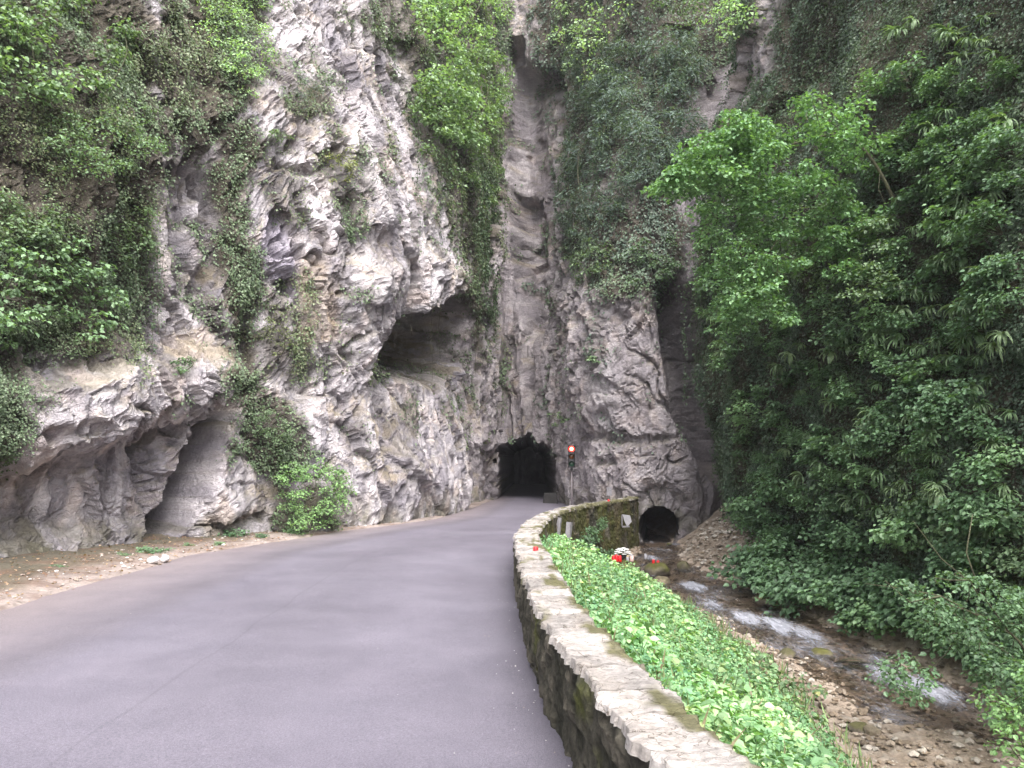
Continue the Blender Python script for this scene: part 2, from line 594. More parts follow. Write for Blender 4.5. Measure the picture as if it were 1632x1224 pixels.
# respace the rows along the profile so that roofs, lips and hollows carry as much stone as the faces
OFF = LO + disp
dz_ = np.maximum(np.diff(Z, axis=0), 1e-4)
dens = np.sqrt(dz_ ** 2 + np.minimum(np.abs(np.diff(OFF, axis=0)), 1.0) ** 2)
kern = 25
cs = np.cumsum(np.pad(dens, ((0, 0), (kern + 1, kern)), mode='edge'), axis=1)
dens = (cs[:, 2 * kern + 1:] - cs[:, :-(2 * kern + 1)]) / (2 * kern + 1)
arc = np.vstack([np.zeros((1, Z.shape[1])), np.cumsum(dens, axis=0)])
rowpos = tt_new * 0.72 + 0.28 * tt_new ** 2.0
Zn, On, TT = np.empty((NROW2, Z.shape[1])), np.empty((NROW2, Z.shape[1])), np.empty((NROW2, Z.shape[1]))
keepA = [wx, wz, worn, smooth_a, amp, f1, near_foot]
newA = [np.empty((NROW2, Z.shape[1]), np.float32) for _ in keepA]
for j in range(Z.shape[1]):
    a_ = arc[:, j]
    t_ = rowpos * a_[-1]
    Zn[:, j] = np.interp(t_, a_, Z[:, j])
    On[:, j] = np.interp(t_, a_, OFF[:, j])
    TT[:, j] = t_
    for A0, A1 in zip(keepA, newA):
        A1[:, j] = np.interp(t_, a_, A0[:, j])
wx, wz, worn, smooth_a, amp, f1, near_foot = newA
Z = Zn
SS = np.broadcast_to(ss[None, :], Z.shape)
isL = SS < kS[11] + 1.0
isC = (SS >= kS[9]) & (SS < kS[18])
isR = SS >= kS[18]
# the profile's own normal, in the plane of the column
gO, gZ = np.gradient(On, axis=0), np.gradient(Z, axis=0)
for A_ in (gO, gZ):
    A_[1:-1] = (A_[:-2] + 2 * A_[1:-1] + A_[2:]) / 4
gl_ = np.hypot(gO, gZ) + 1e-9
nO, nZ = gZ / gl_, -gO / gl_
# broken relief of the surface
f2, e2 = facet2((SS + wx * 0.8 + 0.35 * TT) / 0.80, (TT + wz * 0.7) / 1.6, 22, 1.2, -0.12)
f3, e3 = facet2((SS + wx * 0.5 - 0.15 * TT) / 0.33, (TT + wz * 0.5) / 0.50, 23, 1.2, -0.05)
fine = fbm2(SS * 3.1, TT * 3.1, 31, 3)
strata = (SS * 0.85 + 2.2 * fbm2(SS * 0.20, TT * 0.13, 41, 3) + 0.22 * TT)
band = np.abs((strata * 1.5) % 1.0 - 0.5) * 2
f4, e4 = facet2((SS + wx * 1.3) / 0.55, (TT + wz) / 2.6, 24, 1.1, -0.1)
f5, e5 = facet2((SS + wx * 0.8 + 0.05 * TT) / 0.8, (TT + 3 * wz) / 14.0, 25, 1.4, 0.0)
strC = sst(kS[8], kS[9], SS) * np.where(isR, 0.3, 1.0) + 0.12


def cracks(fs, fz, seed, w):
    q_ = noise2((SS + wx * 1.5) * fs + 0.2 * TT * fs, (TT + wz) * fz, seed)
    return np.exp(-(q_ / w) ** 2) * sst(-0.15, 0.25, noise2(SS * 0.4, TT * 0.35, seed + 1))


crk = 0.42 * cracks(0.55, 0.30, 161, 0.04) + 0.16 * cracks(1.9, 1.1, 165, 0.08) + 0.10 * (1 - worn) * cracks(1.3, 0.35, 169, 0.10)
rel = worn * (0.5 * f5 + 0.32 * ridge2(SS * 1.5 + wx * 0.6, TT * 0.05, 171, 3) + 0.04 * fine) - crk * np.where(isR, 0.4, 1) * (1 - 0.95 * worn)
rel = rel + amp * ((0.21 - 0.13 * np.minimum(strC, 1)) * f2 + 0.095 * f3 + 0.05 * fine + strC * (0.17 * (band - 0.5) * (0.7 + 0.5 * f1) + 0.15 * f4) - 0.07 * sst(0.10, 0.0, e2))
rel = rel * (1 - 0.45 * near_foot)
O2 = On + nO * rel
P = np.stack([cx[None, :] + nx[None, :] * O2, cy[None, :] + ny[None, :] * O2, Z + nZ * rel], -1)
# the two mouths are driven into the finished face: the road tunnel and the round culvert of the stream
TUNNEL = [(797, 712), (812, 706), (824, 701), (834, 697), (843, 693), (850, 697), (852, 706), (858, 709), (866, 707), (878, 719), (884, 742), (886, 840), (795, 840)]
TX, TY, TD = project(P)
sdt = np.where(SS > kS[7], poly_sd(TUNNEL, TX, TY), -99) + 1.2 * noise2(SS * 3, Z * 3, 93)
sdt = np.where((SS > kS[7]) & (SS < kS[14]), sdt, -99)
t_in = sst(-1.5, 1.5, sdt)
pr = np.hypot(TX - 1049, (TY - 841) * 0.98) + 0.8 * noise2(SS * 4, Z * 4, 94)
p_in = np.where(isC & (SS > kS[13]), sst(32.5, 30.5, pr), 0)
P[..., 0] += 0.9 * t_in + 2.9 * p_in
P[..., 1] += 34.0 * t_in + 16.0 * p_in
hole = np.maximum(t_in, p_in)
# smooth normals of the finished surface
du = np.gradient(P, axis=1)
dv = np.gradient(P, axis=0)
NRM = np.cross(du, dv)
NRM /= np.linalg.norm(NRM, axis=-1, keepdims=True) + 1e-9
if (NRM[..., 0] * nx[None, :] + NRM[..., 1] * ny[None, :]).mean() < 0:
    NRM = -NRM
QX, QY, QD = project(P)

# --- where plants cover the rock (outlines are image pixel positions from the camera), density 0..1
VEG = [
    ([(-200, -200), (250, -200), (250, 120), (260, 300), (235, 420), (170, 560), (0, 560), (-200, 600)], 0.85, isL),
    ([(250, -200), (420, -200), (420, 60), (400, 160), (345, 240), (250, 250)], 0.8, isL),
    ([(190, 380), (250, 330), (245, 480), (215, 600), (170, 560)], 0.6, isL),
    ([(345, 200), (410, 180), (400, 330), (418, 470), (408, 600), (385, 640), (372, 540), (350, 430)], 0.8, isL),
    ([(-200, 540), (40, 540), (50, 700), (0, 740), (-200, 760)], 0.7, isL),
    ([(585, -200), (820, -200), (812, 60), (800, 300), (775, 440), (740, 420), (690, 250), (655, 200), (650, 100), (590, 50)], 0.7, isL),
    ([(655, 180), (690, 230), (705, 330), (668, 330)], 0.4, isL),
    ([(742, 250), (778, 250), (776, 470), (766, 560), (746, 480)], 0.95, isL),
    ([(455, 130), (515, 130), (520, 175), (460, 180)], 0.7, isL),
    ([(510, 245), (575, 240), (600, 310), (560, 330), (515, 290)], 0.4, isL),
    ([(415, 290), (480, 300), (490, 350), (430, 340)], 0.35, isL),
    ([(385, 640), (440, 620), (480, 690), (470, 790), (540, 760), (540, 830), (450, 850), (420, 760), (360, 720)], 0.7, isL),
    ([(410, 480), (460, 480), (480, 560), (420, 610)], 0.6, isL),
    ([(520, 540), (560, 500), (560, 560), (530, 600)], 0.2, isL),
    ([(835, -200), (1260, -200), (1180, 110), (1100, 130), (1080, 300), (1100, 420), (1060, 470), (960, 470), (890, 400), (895, 250), (905, 150), (850, 90)], 0.8, isC | (SS > kS[10])),
    ([(940, 250), (1010, 240), (1000, 330), (930, 340)], -0.35, isC | (SS > kS[10])),
    ([(1100, 380), (1160, 370), (1150, 460), (1110, 480)], 0.7, isC | isR),
    ([(-500, -900), (2600, -900), (2600, 1300), (1190, 1300), (1150, 860), (1120, 620), (1115, 420), (1090, 300), (1120, 210), (1240, 100), (1270, -200)], 0.95, isR),
    ([(1280, 0), (1420, 0), (1450, 90), (1380, 180), (1290, 130)], -0.2, isR),
    ([(1230, 420), (1320, 420), (1350, 560), (1260, 620), (1220, 520)], -0.15, isR),
    ([(1225, 600), (1290, 600), (1300, 760), (1240, 780)], -0.15, isR),
]
veg = np.zeros(Z.shape, np.float32)
for poly, den, part in VEG:
    A = np.array(poly)
    soft = 14
    box = (QX > A[:, 0].min() - 40) & (QX < A[:, 0].max() + 40) & (QY > A[:, 1].min() - 40) & (QY < A[:, 1].max() + 40) & part
    if not box.any():
        continue
    wob = 26 * fbm2(SS[box] * 0.9, Z[box] * 0.9, 61, 3)
    m = sst(-soft, soft, poly_sd(poly, QX[box], QY[box]) + wob)
    veg[box] = np.where(den > 0, np.maximum(veg[box], den * m), veg[box] + den * m)
tuft = sst(0.28, 0.5, fbm2(SS * 0.55 + 8, Z * 0.45, 181, 4) + 0.25 * np.clip(NRM[..., 2], 0, 1)) * sst(2.0, 4.0, Z)
veg = np.maximum(veg, 0.42 * tuft * np.where(isL, 1.0, 0.7))
veg = np.clip(veg, 0, 1) * (1 - hole)

# --- colour of the stone itself: bedding, water stains, lichen, earth on the ledges; some painted shade
def c3(*c):
    return np.array(c, np.float32)


def mixa(A, B, t):
    return A + (B - A) * t[..., None]


stain = fbm2(SS * 1.5, Z * 0.16, 71, 4)
patch = fbm2(SS * 0.35, Z * 0.3, 75, 4)
patch2 = fbm2(SS * 0.8 + 9, Z * 0.8, 79, 3)
C = np.broadcast_to(c3(0.43, 0.41, 0.425), P.shape).astype(np.float32)
C = mixa(C, c3(0.57, 0.54, 0.555), sst(-0.15, 0.35, patch) * 0.9)
C = mixa(C, c3(0.56, 0.465, 0.41), sst(0.05, 0.45, patch2) * 0.55)
C = mixa(C, c3(0.24, 0.225, 0.25), sst(0.1, 0.5, fbm2(SS * 0.7, Z * 0.25 + 5, 83, 3)) * 0.7)
C = mixa(C, c3(0.13, 0.12, 0.125), sst(0.12, 0.5, stain) * 0.7)
C = mixa(C, c3(0.58, 0.55, 0.55), sst(0.15, 0.5, fbm2(SS * 1.9 + 30, TT * 0.13, 72, 3)) * 0.5)
C = mixa(C, c3(0.20, 0.19, 0.215), sst(0.05, 0.45, fbm2(SS * 1.1 + 3, Z * 0.7, 173, 4)) * 0.6)
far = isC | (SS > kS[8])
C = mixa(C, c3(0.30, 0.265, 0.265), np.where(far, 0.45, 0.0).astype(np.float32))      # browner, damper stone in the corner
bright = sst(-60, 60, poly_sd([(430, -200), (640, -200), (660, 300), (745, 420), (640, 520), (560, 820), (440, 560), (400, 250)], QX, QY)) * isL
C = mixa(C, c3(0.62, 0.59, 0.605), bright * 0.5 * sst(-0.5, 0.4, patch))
ochre = sst(0.15, 0.5, fbm2(SS * 0.5 + 3, Z * 0.6, 87, 3))
C = mixa(C, c3(0.25, 0.20, 0.075), ochre * 0.35 * sst(0, 0.2, NRM[..., 2]) * isL)
upf = sst(0.25, 0.7, NRM[..., 2] + 0.2 * patch2)
C = mixa(C, c3(0.15, 0.135, 0.075), upf * 0.4)
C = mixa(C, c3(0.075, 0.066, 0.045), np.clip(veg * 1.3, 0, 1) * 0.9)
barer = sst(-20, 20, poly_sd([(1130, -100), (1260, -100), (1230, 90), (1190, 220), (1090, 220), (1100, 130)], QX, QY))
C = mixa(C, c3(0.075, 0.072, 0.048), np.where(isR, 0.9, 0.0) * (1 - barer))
C = mixa(C, c3(0.07, 0.075, 0.03), sst(1.6, -0.2, Z) * 0.6 * sst(-0.2, 0.4, patch2 + 0.2))
tan_ = sst(-12, 12, poly_sd([(478, 400), (520, 410), (545, 470), (530, 545), (490, 560), (470, 500)], QX, QY) + 14 * patch2) * isL
C = mixa(C, c3(0.30, 0.22, 0.13), tan_ * 0.4)
lil = sst(-6, 6, poly_sd([(425, 340), (442, 345), (472, 400), (474, 485), (452, 468), (425, 440), (410, 400)], QX, QY)) * isL
C = mixa(C, c3(0.30, 0.28, 0.35), lil * 0.7)
wet = sst(-20, 20, poly_sd([(1050, 440), (1140, 440), (1170, 840), (1100, 840)], QX, QY)) * isC  # shade of the deep recess, painted into the stone colour
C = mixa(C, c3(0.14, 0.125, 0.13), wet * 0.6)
pale = sst(-18, 18, poly_sd([(945, 590), (975, 560), (990, 640), (985, 690), (950, 690)], QX, QY)) * isC
C = mixa(C, c3(0.42, 0.40, 0.41), pale * 0.7)
C = mixa(C, c3(0.06, 0.055, 0.055), hole * 0.9)          # shade inside the mouths, painted into the stone as a near-black lining
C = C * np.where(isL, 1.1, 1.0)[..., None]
C = np.clip(C * (1 + 0.10 * fine[..., None]), 0.02, 0.75)

nr, nc = Z.shape
idx = np.arange(nr * nc).reshape(nr, nc)


def cut_cliff(name, c0, c1, label):
    cols = slice(c0, c1 + 1)
    Pm = P[:, cols].reshape(-1, 3)
    # a plateau strip behind the rim so that the cliff has a top
    rim = P[-1, cols]
    back = rim - np.stack([nx[cols] * 14, ny[cols] * 14, np.full(rim.shape[0], -4.0)], -1)
    n = rim.shape[0]
    Vv = np.vstack([Pm, back])
    ii = np.arange((nr + 1) * n).reshape(nr + 1, n)
    F = np.stack([ii[:-1, :-1], ii[:-1, 1:], ii[1:, 1:], ii[1:, :-1]], -1).reshape(-1, 4)
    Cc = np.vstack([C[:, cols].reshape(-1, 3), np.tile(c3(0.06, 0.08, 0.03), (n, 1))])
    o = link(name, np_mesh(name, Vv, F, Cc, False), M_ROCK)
    return tag(o, label, 'cliff', None, 'structure')


cA = int(np.searchsorted(ss, kS[11] - 1.2))
cB = int(np.searchsorted(ss, kS[18]))
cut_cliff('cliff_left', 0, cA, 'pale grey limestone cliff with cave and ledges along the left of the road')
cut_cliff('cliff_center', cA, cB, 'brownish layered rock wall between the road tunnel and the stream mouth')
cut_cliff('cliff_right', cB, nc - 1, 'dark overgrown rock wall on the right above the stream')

# lookup of a place on the rock by how it is seen
flatQ = np.stack([QX.ravel(), QY.ravel(), QD.ravel()], -1)
flatP, flatN = P.reshape(-1, 3), NRM.reshape(-1, 3)
HN = np.broadcast_to(np.stack([nx, ny, np.zeros_like(nx)], -1)[None], P.shape).reshape(-1, 3)


def on_rock(px, py, part=None):
    dd = (flatQ[:, 0] - px) ** 2 + (flatQ[:, 1] - py) ** 2
    if part is not None:
        dd = np.where(part.ravel(), dd, 1e9)
    c = np.where(dd < max(30, dd.min() + 1))[0]
    i = c[np.argmin(flatQ[c, 2])]
    return flatP[i].copy(), HN[i].copy(), i
# ------------------------------------------------------------------ lines of the road, the wall and the stream in plan (by distance y)
WY = [-12, -6, 0, 3.5, 6.43, 7.72, 9.78, 13.9, 17.5, 20.5, 24, 28.8, 34.3, 36.5]
WX = [3.8, 2.4, 1.35, 0.88, 0.50, 0.36, 0.22, 0.10, 0.06, 0.28, 0.75, 2.0, 4.45, 5.2]
wall_crv = catmull(list(zip(WX, WY)), 30)


def xw(y):
    return np.interp(y, wall_crv[:, 1], wall_crv[:, 0])


BY = [-12, 0, 8, 12, 13, 13.7, 14.4, 15.2, 18, 20, 22, 25, 27, 29, 32, 35, 38, 60]
XB = [6.0, 5.2, 4.7, 4.6, 4.7, 4.75, 4.8, 4.85, 4.8, 4.55, 4.05, 3.3, 3.0, 3.05, 4.05, 5.3, 5.2, 5.2]      # foot of the planted bank
XL = [13.0, 12.5, 11.5, 10.2, 9.4, 8.0, 6.6, 6.2, 6.1, 5.6, 5.2, 4.5, 4.3, 4.3, 4.4, 5.4, 5.5, 5.5]      # left edge of the water
XR = [16.0, 15.5, 14.5, 13.0, 12.5, 11.7, 10.5, 9.5, 8.7, 8.2, 7.9, 7.3, 7.1, 6.9, 6.7, 7.5, 7.7, 7.7]      # right edge of the water
ZS = [-3.0, -2.75, -2.45, -2.3, -2.26, -2.22, -2.18, -2.13, -1.95, -1.82, -1.72, -1.57, -1.52, -1.48, -1.43, -1.40, -1.38, -1.36]
ZT = [0.35, 0.35, 0.35, 0.35, 0.35, 0.35, 0.34, 0.33, 0.28, 0.2, 0.0, -0.7, -1.0, -1.2, -1.33, -1.35, -1.35, -1.35]


def terp(tab, y):
    return np.interp(y, BY, tab)


def edge_left(y):
    return np.interp(y, [-30, 0, 9.0, 12.9, 21.0, 27, 34, 44, 51, 90], [-9.5, -9.0, -8.3, -8.35, -8.3, -6.3, -3.2, -1.9, -1.2, -0.4])


def ground_z(x, y):
    w = xw(y) + 0.3
    xb, xl, xr, zs, zt = (terp(t, y) for t in (XB, XL, XR, ZS, ZT))
    n = 0.07 * fbm2(x * 0.9, y * 0.9, 101, 3) + 0.03 * noise2(x * 4, y * 4, 104)
    z = np.where(x < w, -0.03, 0.0)
    t = np.clip((x - w) / np.maximum(xb - w, 0.2), 0, 1)
    bank = zt + (zs + 0.16 - zt) * (t ** 1.15)
    z = np.where(x >= w, bank + n, z)
    g = np.clip((x - xb) / np.maximum(xl - xb, 0.05), 0, 1)
    z = np.where(x > xb, zs + 0.16 - 0.13 * g + n * 0.8, z)
    tb = np.clip((x - xl) / (xr - xl), 0, 1)
    bed = zs - 0.16 * np.sin(math.pi * tb) ** 0.6 + 0.04 + n * 0.7
    z = np.where(x > xl, bed, z)
    z = np.where(x > xr, zs + 0.04 + (x - xr) * 0.75 + n * 1.5, z)
    verge = edge_left(y)
    z = np.where(x < verge, 0.02 + np.clip(verge - x, 0, 3) * 0.07 + n * 0.5, z)
    return z


gx = np.concatenate([np.linspace(-120, -14, 14), np.arange(-13.8, -0.5, 0.16), np.arange(-0.5, 12, 0.085), np.linspace(12.2, 120, 18)])
gy = np.concatenate([np.linspace(-160, -2, 24), np.arange(-1.5, 10, 0.25), np.arange(10, 38.5, 0.09), np.linspace(38.8, 95, 80), np.linspace(100, 160, 6)])
GX, GY = np.meshgrid(gx, gy)
GZ = ground_z(GX, GY)
cobb, cobe = facet2(GX / 0.22, GY / 0.22, 301, 0.5, 0.0)
wet_in = (GX > terp(XB, GY) - 0.1) & (GY > 4) & (GY < 38.5)
GZ = GZ + np.where(wet_in & (GX < terp(XR, GY) + 1), 0.05 * cobb, 0)
gpatch = fbm2(GX * 0.8, GY * 0.8, 111, 4)
gC = np.broadcast_to(c3(0.10, 0.075, 0.05), GX.shape + (3,)).astype(np.float32)
gC = mixa(gC, c3(0.17, 0.125, 0.085), sst(-0.2, 0.5, gpatch))
xbG, xlG, xrG = terp(XB, GY), terp(XL, GY), terp(XR, GY)
grav = ((GX > xbG) & (GX < xrG + 0.8 + 2.0 * sst(25, 28, GY))).astype(np.float32)
gC = mixa(gC, c3(0.27, 0.215, 0.165), grav * 0.85)
gC = mixa(gC, c3(0.34, 0.30, 0.25), grav * sst(0.0, 0.5, cobb) * 0.6)
inw = ((GX > xlG - 0.15) & (GX < xrG + 0.1)).astype(np.float32)
gC = mixa(gC, c3(0.40, 0.32, 0.25), inw * 0.85)
gC = mixa(gC, c3(0.06, 0.075, 0.025), ((GX > xw(GY) + 0.4) & (GX < xbG)).astype(np.float32) * 0.6)
vrg = (GX < edge_left(GY) + 0.3).astype(np.float32)
gC = mixa(gC, c3(0.30, 0.25, 0.225), vrg * sst(1.8, 0.2, edge_left(GY) - GX + 0.4 * gpatch))
gC = mixa(gC, c3(0.11, 0.10, 0.075), vrg * sst(0.9, 2.2, edge_left(GY) - GX + 0.9 * gpatch) * 0.85)
gC = mixa(gC, c3(0.15, 0.085, 0.06), vrg * sst(0.15, 0.5, fbm2(GX * 1.7, GY * 1.7, 113, 3)) * 0.45)
n_r, n_c = GX.shape
ii = np.arange(n_r * n_c).reshape(n_r, n_c)
F = np.stack([ii[:-1, :-1], ii[:-1, 1:], ii[1:, 1:], ii[1:, :-1]], -1).reshape(-1, 4)
o = link('ground', np_mesh('ground', np.stack([GX, GY, GZ], -1).reshape(-1, 3), F, gC.reshape(-1, 3), True), M_EARTH)
tag(o, 'earth, gravel bar and stream bed on the floor of the gorge', 'ground', None, 'structure')

# ------------------------------------------------------------------ road
def road_mat():
    m, nt, bs, out = new_mat('asphalt')
    pos = geo_pos(nt)
    at = nd(nt, 'ShaderNodeAttribute', attribute_name='lat')
    lat = at.outputs['Fac']
    sp = nd(nt, 'ShaderNodeTexVoronoi', Scale=130.0)
    nt.links.new(pos, sp.inputs['Vector'])
    agg = ramp(nt, sp.outputs['Color'], [(0.0, (0.82, 0.82, 0.84)), (1.0, (1.22, 1.2, 1.2))])
    big = noise_t(nt, 0.35, 5, 0.6, pos)
    mid = noise_t(nt, 2.2, 5, 0.65, pos)
    base = ramp(nt, big, [(0.3, (0.120, 0.111, 0.136)), (0.7, (0.146, 0.136, 0.165))])
    # dusty brown towards the verge and between the wheel paths
    dusty = mathn(nt, 'MULTIPLY', ramp(nt, mathn(nt, 'ADD', lat, mathn(nt, 'MULTIPLY', mid, 0.12)), [(0.08, 1.0), (0.42, 0.0)]), 0.75)
    base = mixc(nt, dusty, base, (0.21, 0.176, 0.172))
    wv = ramp(nt, mathn(nt, 'ADD', lat, mathn(nt, 'MULTIPLY', mid, 0.03)), [(0.22, 1.0), (0.30, 0.82), (0.38, 1.05), (0.50, 1.0), (0.62, 0.93), (0.80, 1.04), (0.93, 0.9), (1.0, 0.75)])
    base = mixc(nt, 1.0, base, wv, 'MULTIPLY')
    base = mixc(nt, 1.0, base, ramp(nt, noise_t(nt, 0.9, 6, 0.7, pos), [(0.3, (0.86, 0.86, 0.87)), (0.7, (1.1, 1.09, 1.08))]), 'MULTIPLY')
    base = mixc(nt, 1.0, base, ramp(nt, noise_t(nt, 60, 3, 0.7, pos), [(0.3, (0.68, 0.68, 0.68)), (0.7, (1.35, 1.34, 1.33))]), 'MULTIPLY')
    base = mixc(nt, 1.0, base, agg, 'MULTIPLY')
    # paving joint and a few hair cracks
    jl = mathn(nt, 'ABSOLUTE', mathn(nt, 'SUBTRACT', mathn(nt, 'ADD', lat, mathn(nt, 'MULTIPLY', noise_t(nt, 1.3, 3, 0.5, pos), 0.002)), 0.545))
    jn = ramp(nt, jl, [(0.0, 0.85), (0.0012, 1.0)])
    base = mixc(nt, 1.0, base, jn, 'MULTIPLY')
    spk = ramp(nt, noise_t(nt, 38, 2, 0.5, pos), [(0.73, 0.0), (0.76, 1.0)])
    base = mixc(nt, mathn(nt, 'MULTIPLY', spk, 0.12), base, (0.42, 0.40, 0.38))
    nt.links.new(base, bs.inputs['Base Color'])
    bs.inputs['Roughness'].default_value = 0.62
    nt.links.new(ramp(nt, big, [(0.3, 0.5), (0.7, 0.7)]), bs.inputs['Roughness'])
    nt.links.new(bump(nt, sp.outputs['Distance'], 0.6, 0.010), bs.inputs['Normal'])
    return m


ry = np.concatenate([np.arange(-60, 0, 2.0), np.arange(0, 40, 0.2), np.arange(40, 90, 0.5)])
rl = edge_left(ry) + 0.12 * fbm2(ry * 0.6, ry * 0 + 3.3, 121, 4)
rr = np.where(ry < 30, xw(ry) + 0.06, np.interp(ry, [30, 36, 47, 90], [xw(30) + 0.06, 3.6, 2.9, 4.2]))
lat = np.linspace(0, 1, 26)
RX = rl[:, None] + (rr - rl)[:, None] * lat[None, :]
RY = np.broadcast_to(ry[:, None], RX.shape)
RZ = 0.012 + 0.05 * np.sin(math.pi * lat)[None, :] ** 0.8 + 0.012 * noise2(RX * 0.5, RY * 0.4, 125) - 0.02 * (lat[None, :] < 0.02)
n_r, n_c = RX.shape
ii = np.arange(n_r * n_c).reshape(n_r, n_c)
F = np.stack([ii[:-1, :-1], ii[:-1, 1:], ii[1:, 1:], ii[1:, :-1]], -1).reshape(-1, 4)
me = np_mesh('road', np.stack([RX, RY, RZ], -1).reshape(-1, 3), F, None, True)
a = me.attributes.new('lat', 'FLOAT', 'POINT')
a.data.foreach_set('value', np.broadcast_to(lat[None, :], RX.shape).astype(np.float32).ravel())
tag(link('road', me, road_mat()), 'grey asphalt road bending towards the rock tunnel', 'road', None, 'structure')

# ------------------------------------------------------------------ stream
def water_mat():
    m, nt, bs, out = new_mat('stream_water')
    at = nd(nt, 'ShaderNodeAttribute', attribute_name='foam_sheen')
    pos = geo_pos(nt)
    tr = nt.nodes.new('ShaderNodeBsdfTransparent')
    tr.inputs['Color'].default_value = (0.96, 0.92, 0.87, 1)
    gl = nt.nodes.new('ShaderNodeBsdfGlossy')
    gl.inputs['Roughness'].default_value = 0.10
    fr = nd(nt, 'ShaderNodeFresnel', IOR=1.45)
    fl = nd(nt, 'ShaderNodeAttribute', attribute_name='flow')
    st = nd(nt, 'ShaderNodeMapping')
    st.inputs['Scale'].default_value = (2.6, 0.75, 1.0)
    nt.links.new(fl.outputs['Vector'], st.inputs['Vector'])
    rp = noise_t(nt, 2.6, 5, 0.62, st.outputs[0], 0.9)
    nrm = bump(nt, rp, 1.0, 0.26)
    nt.links.new(nrm, gl.inputs['Normal'])
    nt.links.new(nrm, fr.inputs['Normal'])
    m1 = nt.nodes.new('ShaderNodeMixShader')
    nt.links.new(fr.outputs[0], m1.inputs[0])
    nt.links.new(tr.outputs[0], m1.inputs[1])
    nt.links.new(gl.outputs[0], m1.inputs[2])
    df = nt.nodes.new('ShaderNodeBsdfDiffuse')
    df.inputs['Color'].default_value = (0.47, 0.48, 0.54, 1)  # foam colour, bluish grey so it also paints the sky's reflection
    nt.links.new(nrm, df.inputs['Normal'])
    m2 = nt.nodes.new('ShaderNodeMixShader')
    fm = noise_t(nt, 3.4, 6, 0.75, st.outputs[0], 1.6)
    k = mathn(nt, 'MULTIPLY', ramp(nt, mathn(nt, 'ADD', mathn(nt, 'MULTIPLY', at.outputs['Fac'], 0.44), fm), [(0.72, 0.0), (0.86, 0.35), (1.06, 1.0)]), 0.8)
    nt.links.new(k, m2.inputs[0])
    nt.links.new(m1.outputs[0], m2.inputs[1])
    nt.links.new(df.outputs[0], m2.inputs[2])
    nt.links.new(m2.outputs[0], out.inputs['Surface'])
    return m


sy = np.concatenate([np.arange(-12, 8, 0.5), np.arange(8, 47, 0.11)])
su = np.linspace(-0.06, 1.06, 36)
SXg = terp(XL, sy)[:, None] + (terp(XR, sy) - terp(XL, sy))[:, None] * su[None, :]
SYg = np.broadcast_to(sy[:, None], SXg.shape)
RIFF = [(1105, 935, 1.3), (1135, 965, 1.0), (1190, 985, 1.2), (1240, 997, 1.3), (1285, 1012, 1.1), (1420, 1080, 1.1), (1480, 1098, 1.3), (1400, 1055, 0.8), (1040, 890, 1.0), (1075, 868, 0.8), (1330, 1038, 0.5), (1560, 1120, 0.6)]
foam_sheen = np.full(SXg.shape, 0.46, np.float32) + 0.35 * fbm2(SXg * 0.8, SYg * 0.5, 133, 3)  # even floor paints grey sky reflection over the water; riffles below add real foam
for px_, py_, k_ in RIFF:
    q = at_z(px_, py_, -1.5)
    for _ in range(4):
        q = at_z(px_, py_, float(terp(ZS, q[1])))
    foam_sheen = np.maximum(foam_sheen, 1.05 * k_ * np.exp(-(((SXg - q[0]) / 0.5) ** 2 + ((SYg - q[1]) / 1.2) ** 2)))
SZg = terp(ZS, sy)[:, None] + 0.03 * fbm2(SXg * 1.6, SYg * 1.1, 131, 4) + 0.05 * foam_sheen * noise2(SXg * 3.5, SYg * 3, 135) + 0.03 * foam_sheen
n_r, n_c = SXg.shape
ii = np.arange(n_r * n_c).reshape(n_r, n_c)
F = np.stack([ii[:-1, :-1], ii[:-1, 1:], ii[1:, 1:], ii[1:, :-1]], -1).reshape(-1, 4)
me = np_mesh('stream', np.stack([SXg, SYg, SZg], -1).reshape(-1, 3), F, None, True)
a = me.attributes.new('foam_sheen', 'FLOAT', 'POINT')
a.data.foreach_set('value', foam_sheen.ravel())
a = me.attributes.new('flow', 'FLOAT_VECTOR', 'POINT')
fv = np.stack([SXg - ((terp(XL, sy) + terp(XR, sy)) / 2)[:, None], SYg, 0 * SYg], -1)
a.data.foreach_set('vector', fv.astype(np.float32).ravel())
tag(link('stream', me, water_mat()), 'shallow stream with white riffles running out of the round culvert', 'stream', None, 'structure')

# ------------------------------------------------------------------ parapet wall along the road
def wall_mat():
    m, nt, bs, out = new_mat('mossy_rubble')
    at = nd(nt, 'ShaderNodeAttribute', attribute_name='Col')
    pos = geo_pos(nt)
    n = noise_t(nt, 14, 7, 0.75, pos)
    v = nd(nt, 'ShaderNodeTexVoronoi', Scale=9.0)
    nt.links.new(pos, v.inputs['Vector'])
    c = mixc(nt, 1.0, at.outputs['Color'], ramp(nt, n, [(0.3, (0.45, 0.45, 0.45)), (0.7, (1.5, 1.5, 1.45))]), 'MULTIPLY')
    nt.links.new(c, bs.inputs['Base Color'])
    bs.inputs['Roughness'].default_value = 0.95
    bs.inputs['Specular IOR Level'].default_value = 0.15
    h = mathn(nt, 'ADD', n, mathn(nt, 'MULTIPLY', v.outputs['Distance'], 0.5))
    nt.links.new(bump(nt, h, 0.9, 0.05), bs.inputs['Normal'])
    return m


